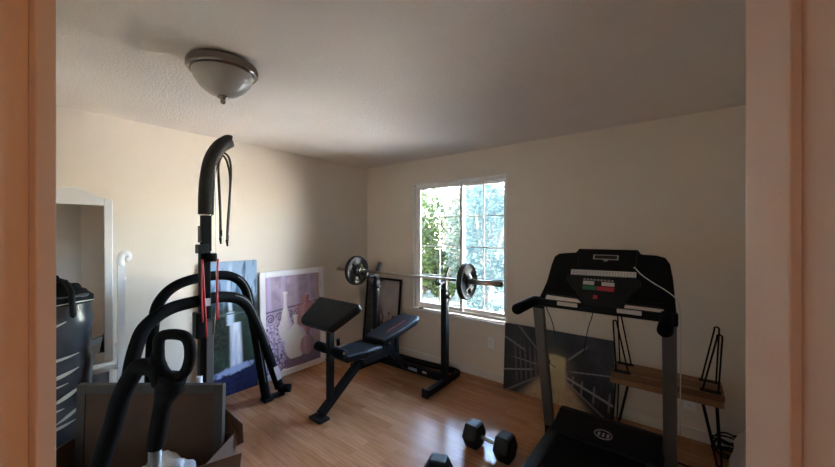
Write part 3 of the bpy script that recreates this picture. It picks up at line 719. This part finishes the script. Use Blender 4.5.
w.build('frame', 'dustframe', t, off=po, bevel=.003)
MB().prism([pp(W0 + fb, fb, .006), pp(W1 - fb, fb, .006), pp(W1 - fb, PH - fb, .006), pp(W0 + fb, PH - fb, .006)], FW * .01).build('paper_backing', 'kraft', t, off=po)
def blob(c, r, seed, amp=.25, n=3, sq=1.0, ruf=3.0):
    bm = bmesh.new(); bmesh.ops.create_icosphere(bm, subdivisions=n, radius=1.0)
    for v in bm.verts:
        d = v.co.normalized(); k = noise.noise(d * ruf + Vector((seed, 0, 0))) * amp + abs(noise.noise(d * ruf * 2.3 + Vector((0, seed, 0)))) * amp * .6
        d = d * (1 + k); v.co = Vector((d.x * r[0], d.y * r[1], d.z * r[2]))
    for f in bm.faces: f.smooth = True
    m = MB(); m.bm.free(); m.bm = bm; return m
pb = blob((0, 0, 0), (0.165, 0.075, 0.14), 3, .28, 4)
o_ = pb.build('plastic_bag', 'poly'); o_.location = door_pt(-1.37, 1.86, 0.165); o_.rotation_euler = (0, 0.25, YAW)
tag(o_, 'crumpled white plastic bag in the cardboard box in front of the framed panel', 'bag')

# ------------------------------------------------------------------ weight bench
BX = 1.09; o = (BX, -1.2, 0)
t = thing('weight_bench', 'black weight bench with preacher curl pad, seat and raised backrest', 'weight bench', o)
fr = MB()
fr.bar((BX, -1.56, 0.035), (BX, -1.115, 0.355), 0.062, 0.062, up=(1, 0, 0), bev=.004)
fr.build('front_leg', 'black', t, off=o)
MB().box((BX, -1.572, 0.012), (0.155, 0.10, 0.022), None, .005).build('foot_plate', 'rubber', t, off=o)
MB().bar((BX, -1.15, 0.335), (BX, -0.70, 0.335), 0.062, 0.062, up=(1, 0, 0), bev=.004).build('seat_beam', 'black', t, off=o)
MB().bar((BX, -0.72, 0.335), (BX, -0.45, 0.085), 0.055, 0.055, up=(1, 0, 0), bev=.004).build('rear_leg', 'black', t, off=o)
pv = MB(); pv.prism([(BX - .035, -0.86, 0.35), (BX - .035, -0.66, 0.34), (BX - .035, -0.72, 0.52), (BX - .035, -0.82, 0.52)], (.006, 0, 0)); pv.prism([(BX + .03, -0.86, 0.35), (BX + .03, -0.66, 0.34), (BX + .03, -0.72, 0.52), (BX + .03, -0.82, 0.52)], (.006, 0, 0))
pv.bar((BX, -0.60, 0.24), (BX, -0.62, 0.53), .04, .02, up=(1, 0, 0)); pv.build('hinge_bracket', 'black', t, off=o)
MB().cyl((BX + .036, -.77, .44), (BX + .05, -.77, .44), .02).build('hinge_bolt', 'chrome', t, off=o)
MB().bar((BX, -1.462, 0.10), (BX, -1.462, 0.80), 0.05, 0.05, up=(0, 1, 0), bev=.003).build('preacher_post', 'black', t, off=o)
rot = Matrix.Rotation(math.radians(42), 4, 'X')
# preacher pad: slopes down and away from the sitter
pd = MB(); pc_ = Vector((BX + 0.05, -1.50, 0.860)); r3 = rot.to_3x3()
pd.prism([pc_ + r3 @ Vector(v) for v in ((-.255, .135, -.03), (.275, .135, -.03), (.285, .09, -.03), (.15, -.145, -.03), (-.24, -.145, -.03), (-.275, -.10, -.03))], r3 @ Vector((0, 0, .07)))
pd_ = pd.build('preacher_pad', 'vinylb', t, off=o, bevel=.024); pd_.modifiers['bevel'].segments = 4
MB().box((BX, -1.485, .81), (.14, .16, .02), rot).build('pad_plate', 'black', t, off=o)
rl = MB(); rl.cyl((BX - .19, -1.462, .555), (BX + .19, -1.462, .555), .012); rl.build('roller_bar', 'chrome', t, off=o)
for s in (-1, 1):
    soft(MB().cyl((BX + s * .045, -1.462, .545), (BX + s * .185, -1.462, .545), .040, n=28).build('foam_roller', 'foam', t, off=o, bevel=.008))
MB().bar((BX, -1.462, .555), (BX, -1.22, .40), .045, .045, up=(1, 0, 0)).build('leg_developer_arm', 'black', t, off=o)
MB().cyl((BX + .03, -1.40, .575), (BX + .03, -1.40, .63), .016).build('adjuster_knob', 'plastic', t, off=o)
srot = Matrix.Rotation(math.radians(-3), 4, 'X')
s_ = MB(); s_.prism([(BX - .115, -1.375, .425), (BX + .115, -1.375, .425), (BX + .15, -1.16, .42), (BX + .15, -.97, .415), (BX - .15, -.97, .415), (BX - .15, -1.16, .42)], (0, 0, .065))
o2 = s_.build('seat', 'vinylb', t, off=o, bevel=.018); o2.modifiers['bevel'].segments = 4
MB().tube([(BX + x, y, .486) for x, y in ((-.10, -1.355), (.10, -1.355), (.132, -1.16), (.132, -.99), (-.132, -.99), (-.132, -1.16))], .003, 6, closed=True).build('seat_piping', 'plastic2', t, off=o)
ang = math.atan2(.12, .60)
brot = Matrix.Rotation(ang, 4, 'X')
bk = MB(); cB = Vector((BX + .005, -.66, .555))
def bl(x, y, z): return cB + brot.to_3x3() @ Vector((x, y, z))
outline = [(-.13, -.30), (.13, -.30), (.15, -.1), (.15, .20), (.115, .30), (-.115, .30), (-.15, .20), (-.15, -.1)]
bk.prism([bl(x, y, -.03) for x, y in outline], brot.to_3x3() @ Vector((0, 0, .06)))
o2 = bk.build('backrest', 'vinylb', t, off=o, bevel=.018); o2.modifiers['bevel'].segments = 4
pr_ = MB(); x = 0
for k in range(11):
    yy = -.14 + k * .026; hh = (.014, .017, .012)[k % 3]
    pr_.prism([bl(.040 - hh / 2, yy, .0302), bl(.040 + hh / 2, yy, .0302), bl(.040 + hh / 2, yy + .018, .0302), bl(.040 - hh / 2, yy + .018, .0302)], brot.to_3x3() @ Vector((0, 0, .0008)))
pr_.build('red_print', 'redp', o2, off=None) if False else pr_.build('red_print', 'redp', t, off=o)
MB().bar((BX, -.90, .49), (BX, -.42, .575), .05, .03, up=(1, 0, 0)).build('backrest_rail', 'black', t, off=o)

# ------------------------------------------------------------------ barbell rack
UL, UR = (0.585, -0.405), (1.555, -0.395); o = (1.07, -0.4, 0)
t = thing('barbell_rack', 'black barbell rack with two uprights on a curved floor base', 'barbell rack', o)
for (ux, uy), sg in ((UL, -1), (UR, 1)):
    MB().bar((ux, uy, 0.05), (ux, uy, 0.975), 0.062, 0.062, up=(0, 1, 0), bev=.004).build('upright', 'black', t, off=o)
    h = MB(); h.bar((ux, uy, .95), (ux, uy, 1.075), 0.046, 0.046, up=(0, 1, 0))
    h.box((ux, uy - .05, 1.045), (0.042, 0.15, 0.022), Matrix.Rotation(.12, 4, 'X')); h.bar((ux, uy - .125, 1.035), (ux, uy - .155, 1.085), .042, .014, up=(1, 0, 0))
    h.bar((ux, uy + .005, 1.05), (ux + .022, uy + .05, 1.19), .046, .016, up=(1, 0, 0)); h.build('bar_hook', 'black', t, off=o)
    MB().cyl((ux + .03, uy, .90), (ux + .065, uy, .90), .014, .018, 14).build('adjuster_knob', 'plastic', t, off=o)
    r = MB(); r.bar((ux + sg * .012, uy - .345, .032), (ux, uy + .06, .032), .06, .06, up=(0, 0, 1), bev=.004); r.build('base_rail', 'black', t, off=o)
    MB().bar((ux + sg * .012, uy - .352, .0), (ux + sg * .012, uy - .352, .085), .075, .012, up=(0, 1, 0)).build('foot_cap', 'rubber', t, off=o)
ub = MB(); pts = spline([(UR[0], -.36, .034), (UR[0] + .012, -.24, .034), (UR[0] - .005, -.145, .034), (UR[0] - .09, -.115, .034), (1.07, -.15, .034), (UL[0] + .09, -.178, .034), (UL[0] + .005, -.20, .034), (UL[0] - .012, -.25, .034), (UL[0], -.36, .034)], 6)
ub.tube(pts, 0.033, 14).build('curved_rear_tube', 'black', t, off=o)
cb = MB(); cb.bar((UL[0] + .03, -.375, .05), (UR[0] - .03, -.365, .05), .06, .075, up=(0, 0, 1), bev=.004); cb.build('cross_beam', 'black', t, off=o)
MB().box((1.30, -.404, .06), (.055, .003, .022)).build('white_label', 'paper', t, off=o)
MB().box((1.10, -.405, .055), (.20, .003, .03)).build('blue_grey_label', 'bluepanel', t, off=o)

# ------------------------------------------------------------------ barbell and plates
A = Vector((0.055, -0.545, 1.094)); B = Vector((2.19, -0.445, 1.085)); ax = (B - A).normalized()
o = (A + B) / 2
t = thing('barbell', 'steel olympic barbell resting on the rack across the window', 'barbell', o)
MB().cyl(A + ax * .40, B - ax * .385, 0.0150, n=18).build('bar_shaft', 'steel', t, off=o)
def along(s): return A + ax * s
Lb = (B - A).length
for s0, s1, s2 in ((0.0, .40, .36), (Lb, Lb - .385, Lb - .345)):
    MB().cyl(along(s0), along(s1), 0.0245, n=22).build('sleeve', 'steel', t, off=o)
    MB().cyl(along(s1 - .018 if s0 == 0 else s1 - .018), along(s1 + .018), 0.038, n=22).build('collar', 'chrome', t, off=o)
    e = MB(); d_ = -ax if s0 == 0 else ax; e.cyl(along(s0), along(s0) + d_ * .006, .025, .023, 22); e.build('end_cap', 'blackm', t, off=o)
def plate_mesh(material_face, label, loc):
    t = thing('weight_plate', label, 'weight plate', loc)
    q_ = Vector((1, 0, 0)).rotation_difference(ax); t.rotation_euler = q_.to_euler()
    R_ = [.026, .045, .075, .125, .155]; NS = 60
    TH_ = [.028, .028, .017, .017, .017]
    m = MB(); bm = m.bm
    V = {}
    def vert(i, j, s):
        k = (i, j % NS, s)
        if k not in V:
            a = 2 * PI * j / NS; V[k] = bm.verts.new((s * TH_[i], R_[i] * math.cos(a), R_[i] * math.sin(a)))
        return V[k]
    def keep(i, j):
        if i != 2: return True
        a = ((j % NS) / NS * 3 + 0.25) % 1.0
        return not (0.30 < a < 0.66)
    for i in range(len(R_) - 1):
        for j in range(NS):
            if not keep(i, j): continue
            for s in (-1, 1): bm.faces.new((vert(i, j, s), vert(i + 1, j, s), vert(i + 1, j + 1, s), vert(i, j + 1, s)))
            if i == 0: bm.faces.new((vert(0, j, -1), vert(0, j, 1), vert(0, j + 1, 1), vert(0, j + 1, -1)))
            if i == 2:
                if not keep(2, j - 1): bm.faces.new((vert(2, j, -1), vert(2, j, 1), vert(3, j, 1), vert(3, j, -1)))
                if not keep(2, j + 1): bm.faces.new((vert(2, j + 1, -1), vert(2, j + 1, 1), vert(3, j + 1, 1), vert(3, j + 1, -1)))
    for j in range(NS):
        if not keep(2, j):
            bm.faces.new((vert(2, j, -1), vert(2, j, 1), vert(2, j + 1, 1), vert(2, j + 1, -1))); bm.faces.new((vert(3, j, -1), vert(3, j, 1), vert(3, j + 1, 1), vert(3, j + 1, -1)))
    m.build('plate_disc', material_face, t, bevel=.002)
    MB().lathe([(.153, -.017), (.155, -.025), (.172, -.025), (.177, -.02), (.177, .02), (.172, .025), (.155, .025), (.153, .017)], axis='x', n=60).build('plate_rim', 'platerim', t)
    return t
plate_mesh('plate', 'round weight plate on the left end of the barbell, nearest the room corner', along(.325))
plate_mesh('plate', 'round weight plate on the right end of the barbell, in front of the window', along(Lb - .385 + .045))

# ------------------------------------------------------------------ dumbbells
def dumbbell(loc, rz, label):
    t = thing('hex_dumbbell', label, 'dumbbell', loc, rot=(0, 0, rz))
    rr = .097; ap = rr * math.cos(PI / 6)
    for s in (-1, 1):
        m = MB(); 
        prof = [(.060, .60), (.068, .90), (.088, 1.0), (.150, 1.0), (.170, .93), (.180, .66)]
        rings = []
        for (xx, k) in prof:
            rings.append([m.bm.verts.new((s * xx, rr * k * math.cos(PI / 3 * j), ap + rr * k * math.sin(PI / 3 * j))) for j in range(6)])
        for A_, B_ in zip(rings, rings[1:]):
            for j in range(6): m.bm.faces.new((A_[j], A_[(j + 1) % 6], B_[(j + 1) % 6], B_[j]))
        m.bm.faces.new(rings[0]); m.bm.faces.new(rings[-1])
        m.build('hex_head', 'rubber', t, bevel=.004)
    MB().lathe([(0.014, -.07), (.014, -.045), (.0165, -.02), (.0175, 0), (.0165, .02), (.014, .045), (.014, .07)], c=(0, 0, ap), axis='x', n=20).build('handle', 'steel', t)
    return t
dumbbell((2.385, -1.085, 0), -.02, 'black hexagonal dumbbell lying whole on the floor left of the treadmill')
dumbbell((2.325, -1.672, 0), math.radians(-68), 'black hexagonal dumbbell cut by the picture\'s bottom edge, nearest the doorway')

# ------------------------------------------------------------------ hairpin benches
def hair_bench(loc, rot, label):
    W_, D_, T_, LH = 0.65, 0.285, 0.038, 0.40
    t = thing('hairpin_bench', label, 'bench', loc, 'stacked hairpin benches', rot)
    MB().box((0, 0, LH + T_ / 2), (W_, D_, T_)).build('wooden_top', 'butcher', t, bevel=.003)
    for sx in (-1, 1):
        for sy in (-1, 1):
            cx_, cy_ = sx * (W_ / 2 - .07), sy * (D_ / 2 - .045)
            m = MB(); xb = cx_ + sx * .045; yb = cy_ + sy * .022
            pts = [(cx_ - .04, cy_, LH)] + [(xb - .013, yb, .03)] + [(xb - .013 * math.cos(a), yb, .018 - .012 * math.sin(a)) for a in (0.3, .8, PI / 2, 2.3, 2.8)] + [(xb + .013, yb, .03)] + [(cx_ + .04, cy_, LH)]
            m.tube(pts, .0055, 8)
            m.build('hairpin_leg', 'blackm', t)
            MB().box((cx_, cy_, LH - .0022), (.11, .05, .004)).build('mounting_plate', 'blackm', t)
    return t
hb = hair_bench((3.345, -0.178, 0), (0, 0, .0), 'wooden hairpin-leg bench standing on the floor, lower of the stacked pair')
dup(hb, (3.349, -0.170, 0.876 + .003), (PI, 0, .0), 'wooden hairpin-leg bench turned upside down on top of the other')

# ------------------------------------------------------------------ treadmill
o = (3.03, -1.0, 0)
t = thing('treadmill', 'black treadmill with grey uprights and a wide console, in front of the stacked wooden benches', 'treadmill', o)
dk = MB(); dk.box((3.035, -1.23, 0.105), (0.60, 1.42, 0.05), None, .004); dk.build('deck', 'plastic', t, off=o)
MB().box((3.035, -1.23, 0.134), (0.50, 1.40, 0.006), None, .002).build('running_belt', 'belt', t, off=o)
for x_ in (2.742, 3.328):
    m = MB(); m.box((x_, -1.25, 0.115), (0.085, 1.45, 0.075), None, .012); m.build('side_rail', 'plastic2', t, off=o)
for x_ in (2.76, 3.31):
    MB().box((x_, -1.93, .04), (.06, .07, .078), None, .01).build('rear_foot', 'rubber', t, off=o)
hd = MB(); sec = [(-.48, .03), (-.47, .17), (-.50, .205), (-.56, .21), (-.80, .158), (-.80, .142), (-.80, .06)]
hd.prism([(2.715, y, z) for y, z in sec], (.64, 0, 0)); hd.build('motor_hood', 'plastic', t, off=o, bevel=.012)
# oval badge on the hood
def hp(x, y, dz=0): return (x, y, .21 - (-.56 - y) * .052 / .24 + dz)
bd = MB(); ring = [hp(3.035 + .052 * math.cos(a), -.70 + .040 * math.sin(a), .003) for a in [2 * PI * k / 32 for k in range(32)]]; bd.tube(ring, .004, 6, closed=True)
for k in range(3):
    xx = 3.008 + k * .027
    bd.prism([hp(xx - .007, -.718, .0008), hp(xx + .007, -.718, .0008), hp(xx + .009, -.684, .0008), hp(xx - .005, -.684, .0008)], (0, 0, .002))
bd.build('oval_badge', 'greyp', t, off=o)
for x_, yt in ((2.66, -.885), (3.397, -.885)):
    u = MB(); u.bar((x_, -.615, .05), (x_, yt, 1.06), 0.046, 0.070, up=(1, 0, 0), bev=.008); u.build('upright', 'silver', t, off=o)
    MB().box((x_, -.60, .045), (.06, .10, .088), None, .008).build('upright_foot', 'plastic', t, off=o)
    MB().bar((x_, -.872, 1.02), (x_, -.885, 1.095), .056, .082, up=(1, 0, 0), bev=.012).build('upright_cap', 'plastic', t, off=o)
kn = MB(); kn.cyl((2.632, -.735, .62), (2.70, -.775, .62), .016, n=14); kn.cyl((2.70, -.78, .615), (2.75, -.80, .60), .006, n=10); kn.build('fold_latch', 'chrome', t, off=o)
# console (tilted slab)
def cp_(x, z, n=0.0):                                          # plane through (y=-.9,z=1.06) and (y=-.72,z=1.40); n towards the runner
    y = -.9 + (z - 1.06) * (.18 / .34); nn = Vector((0, -.34, .18)).normalized(); return Vector((x, y, z)) + nn * n
def cpoly(pts, n0, n1, mb):
    nn = Vector((0, -.34, .18)).normalized(); mb.prism([cp_(x, z, n0) for x, z in pts], nn * (n1 - n0)); return mb
body = [(2.665, 1.085), (2.70, 1.20), (2.715, 1.32), (2.728, 1.375), (2.755, 1.398), (2.80, 1.404), (2.868, 1.41), (2.885, 1.436), (3.233, 1.438), (3.25, 1.412), (3.33, 1.408), (3.375, 1.396), (3.398, 1.36), (3.412, 1.28), (3.425, 1.15), (3.43, 1.085), (3.375, 1.085), (3.37, 1.118), (3.15, 1.122), (3.125, 1.10), (2.93, 1.10), (2.905, 1.122), (2.70, 1.128), (2.695, 1.085)]
cpoly(body, -.05, .0, MB()).build('console_body', 'plastic', t, off=o, bevel=.006)
cpoly([(2.895, 1.300), (3.222, 1.300), (3.232, 1.430), (2.887, 1.428)], .0, .014, MB()).build('upper_fascia', 'plastic', t, off=o, bevel=.004)
cpoly([(2.84, 1.25), (3.255, 1.25), (3.26, 1.22), (3.185, 1.12), (3.175, 1.07), (2.945, 1.07), (2.93, 1.12), (2.835, 1.22)], .0, .03, MB()).build('control_pod', 'plastic2', t, off=o, bevel=.008)
for (x0, x1) in ((2.70, 2.905), (3.155, 3.37)):
    cpoly([(x0, 1.14), (x1, 1.135), (x1 - (.03 if x0 < 3 else -.0), 1.28), (x0 + .03, 1.36), (x0 + .02, 1.16)] if x0 < 3 else [(x0 + .05, 1.135), (x1, 1.135), (x1 - .02, 1.36), (x0 + .11, 1.30)], .0, .004, MB()).build('tray', 'plastic', t, off=o)
dw = MB(); cpoly([(2.983, 1.392), (3.131, 1.392), (3.131, 1.362), (2.983, 1.362)], .014, .0165, dw); dw.build('window_bezel', 'greyp', t, off=o)
cpoly([(2.992, 1.387), (3.122, 1.387), (3.122, 1.367), (2.992, 1.367)], .0165, .0172, MB()).build('display', 'lcd', t, off=o)
cpoly([(3.04, 1.360), (3.075, 1.360), (3.065, 1.352), (3.05, 1.352)], .014, .0165, MB()).build('badge', 'greyp', t, off=o)
sp = cpoly([(2.856, 1.288), (3.231, 1.294), (3.231, 1.264), (2.856, 1.258)], .001, .017, MB()).build('button_strip', 'label', t, off=o)
tk = MB()
for k in range(22):
    xx = 2.87 + k * .0165; tk_z = 1.262 + (xx - 2.856) * .016
    cpoly([(xx, tk_z + .002), (xx + .006, tk_z + .002), (xx + .006, tk_z + .012), (xx, tk_z + .012)], .017, .0174, tk); cpoly([(xx, tk_z + .016), (xx + .011, tk_z + .016), (xx + .011, tk_z + .019), (xx, tk_z + .019)], .017, .0174, tk)
tk.build('strip_print', 'greyp', t, off=o)
lb = MB()
for k in range(9): cpoly([(2.942 + k * .02, 1.222), (2.956 + k * .02, 1.222), (2.956 + k * .02, 1.232), (2.942 + k * .02, 1.232)], .03, .0306, lb)
lb.build('button_print', 'greyp', t, off=o)
for a_, b_ in ((2.942, 3.008), (3.05, 3.122)): cpoly([(a_, 1.195), (b_, 1.195), (b_, 1.217), (a_, 1.217)], .03, .031, MB()).build('pale_label', 'label', t, off=o)
cpoly([(2.942, 1.165), (3.022, 1.165), (3.022, 1.190), (2.942, 1.190)], .03, .031, MB()).build('green_start_button', 'greenp', t, off=o)
cpoly([(3.026, 1.165), (3.122, 1.165), (3.122, 1.190), (3.026, 1.190)], .03, .031, MB()).build('red_stop_button', 'redp', t, off=o)
cpoly([(3.010, 1.115), (3.032, 1.115), (3.032, 1.135), (3.010, 1.135)], .03, .034, MB()).build('safety_key', 'redp', t, off=o)
cbm = MB(); cbm.bar((2.65, -.905, 1.066), (3.405, -.905, 1.066), .045, .05, up=(0, 0, 1), bev=.012); cbm.build('cross_bar', 'plastic', t, off=o)
for (x0, x1) in ((2.80, 2.925), (3.145, 3.27)):
    MB().box(((x0 + x1) / 2, -.928, 1.078), (x1 - x0, .012, .026), None, .004).build('pulse_grip', 'label', t, off=o)
for x_ in (2.638, 3.388):
    h = MB(); h.tube([(x_, -.88, 1.065), (x_, -1.0, 1.068), (x_, -1.215, 1.066), (x_, -1.23, 1.065)], [.035, .034, .034, .028], 18); soft(h.build('handle_grip', 'foam', t, off=o))
for pts in ([(3.005, -.86, 1.07), (2.99, -.82, 1.0), (2.96, -.80, .90), (2.93, -.79, .72)], [(2.70, -.85, 1.04), (2.712, -.82, .98), (2.735, -.80, .90), (2.74, -.76, .80)]):
    MB().tube(spline(pts, 6), .0028, 6).build('thin_cord', 'blackm', t, off=o)
hk = cp_(3.225, 1.318, .016)
wc = thing('audio_cable', 'thin pale audio cable draped over the treadmill console\'s right side', 'cable', hk)
MB().tube(spline([hk, cp_(3.26, 1.28, .02), cp_(3.32, 1.24, .014), cp_(3.38, 1.205, .012), cp_(3.428, 1.165, .008), (3.446, -.87, 1.10), (3.449, -.84, .9), (3.447, -.80, .7), (3.446, -.74, .5), (3.446, -.70, .37)], 6), .003, 6).build('cable', 'label', wc, off=hk)
MB().cyl(hk, hk + Vector((-.004, -.012, .004)), .005).build('jack_plug', 'chrome', wc, off=hk)
MB().cyl((3.446, -.70, .37), (3.446, -.69, .33), .005).build('jack_plug', 'label', wc, off=hk)
# cords on the floor and bundle by the right jamb
pc = MB().tube(spline([(3.36, -.50, .012), (3.42, -.42, .007), (3.50, -.42, .007), (3.56, -.40, .007), (3.66, -.42, .007), (3.74, -.34, .007), (3.80, -.26, .007)], 8), .0055, 8).build('power_cord', 'blackm', None)
tag(pc, 'black power cord running across the floor from the treadmill', 'cord')
cl = MB(); ccx, ccy = 3.70, -.13
pts = []
for k in range(150):
    a = k * .26; r_ = .075 + .022 * math.sin(k * .37); pts.append((ccx + r_ * math.cos(a) + .01 * math.sin(k * .9), ccy + r_ * .85 * math.sin(a), .007 + .0009 * k + .010 * (1 + math.sin(k * .7))))
cl.tube(pts, .0055, 6); cl = cl.build('coiled_cable', 'blackm'); tag(cl, 'tangled coil of black cable on the floor under the benches\' right end', 'cable')
wb = blob((0, 0, 0), (0.105, 0.13, 0.20), 9, .16, 4, ruf=2.0).build('cloth_bundle', 'cloth'); wb.location = (3.79, -0.56, 0.205)
tag(wb, 'pale cloth bundle on the floor, half hidden behind the right door jamb', 'bundle')

# ------------------------------------------------------------------ light
wd = bpy.data.worlds.new('world'); SC.world = wd; wd.use_nodes = True; nt = wd.node_tree
bg = nt.nodes['Background']; sky = nt.nodes.new('ShaderNodeTexSky'); sky.sky_type = 'NISHITA'; sky.sun_disc = False
sky.sun_elevation = math.radians(48); sky.sun_rotation = math.radians(-80); sky.air_density = 1.2; sky.dust_density = 0.8; sky.ozone_density = 1.5
nt.links.new(sky.outputs['Color'], bg.inputs['Color']); bg.inputs['Strength'].default_value = 3.6
sd = bpy.data.lights.new('sun', 'SUN'); sd.energy = 48; sd.angle = .01; sd.color = (1, .92, .79)
so = bpy.data.objects.new('sun', sd); COL.objects.link(so)
az, el = math.radians(8), math.radians(42)
to = Vector((-math.cos(el) * math.cos(az), math.cos(el) * math.sin(az), math.sin(el)))
so.rotation_euler = to.to_track_quat('Z', 'Y').to_euler()
pl = bpy.data.lights.new('window_portal', 'AREA'); pl.shape = 'RECTANGLE'; pl.size = WX1 - WX0; pl.size_y = WZ1 - WZ0; pl.cycles.is_portal = True
po_ = bpy.data.objects.new('window_portal', pl); COL.objects.link(po_); po_.location = ((WX0 + WX1) / 2, .16, (WZ0 + WZ1) / 2); po_.rotation_euler = (-PI / 2, 0, 0)
hl = bpy.data.lights.new('hall_lamp', 'POINT'); hl.energy = 1.8; hl.color = (1, .42, .14); hl.shadow_soft_size = .06
ho = bpy.data.objects.new('hall_lamp', hl); COL.objects.link(ho); ho.location = door_pt(.92, .160, 1.62)
hl2 = bpy.data.lights.new('hall_fill_light', 'POINT'); hl2.energy = 0.35; hl2.color = (1, .90, .85); hl2.shadow_soft_size = .12  # added fill light, lifts the right jamb and right part of the back wall
ho2 = bpy.data.objects.new('hall_fill_light', hl2); COL.objects.link(ho2); ho2.location = door_pt(-.5, -.7, 2.2)

vs_ = SC.view_settings; vs_.view_transform = 'Standard'; vs_.look = 'None'; vs_.gamma = 1; vs_.use_curve_mapping = False; vs_.exposure = 1.78
SC.cycles.max_bounces = 14; SC.cycles.diffuse_bounces = 10; SC.cycles.glossy_bounces = 4; SC.cycles.transparent_max_bounces = 12; SC.cycles.transmission_bounces = 6
SC.cycles.sample_clamp_indirect = 12; SC.cycles.caustics_reflective = False; SC.cycles.caustics_refractive = False
SC.cycles.use_denoising = True
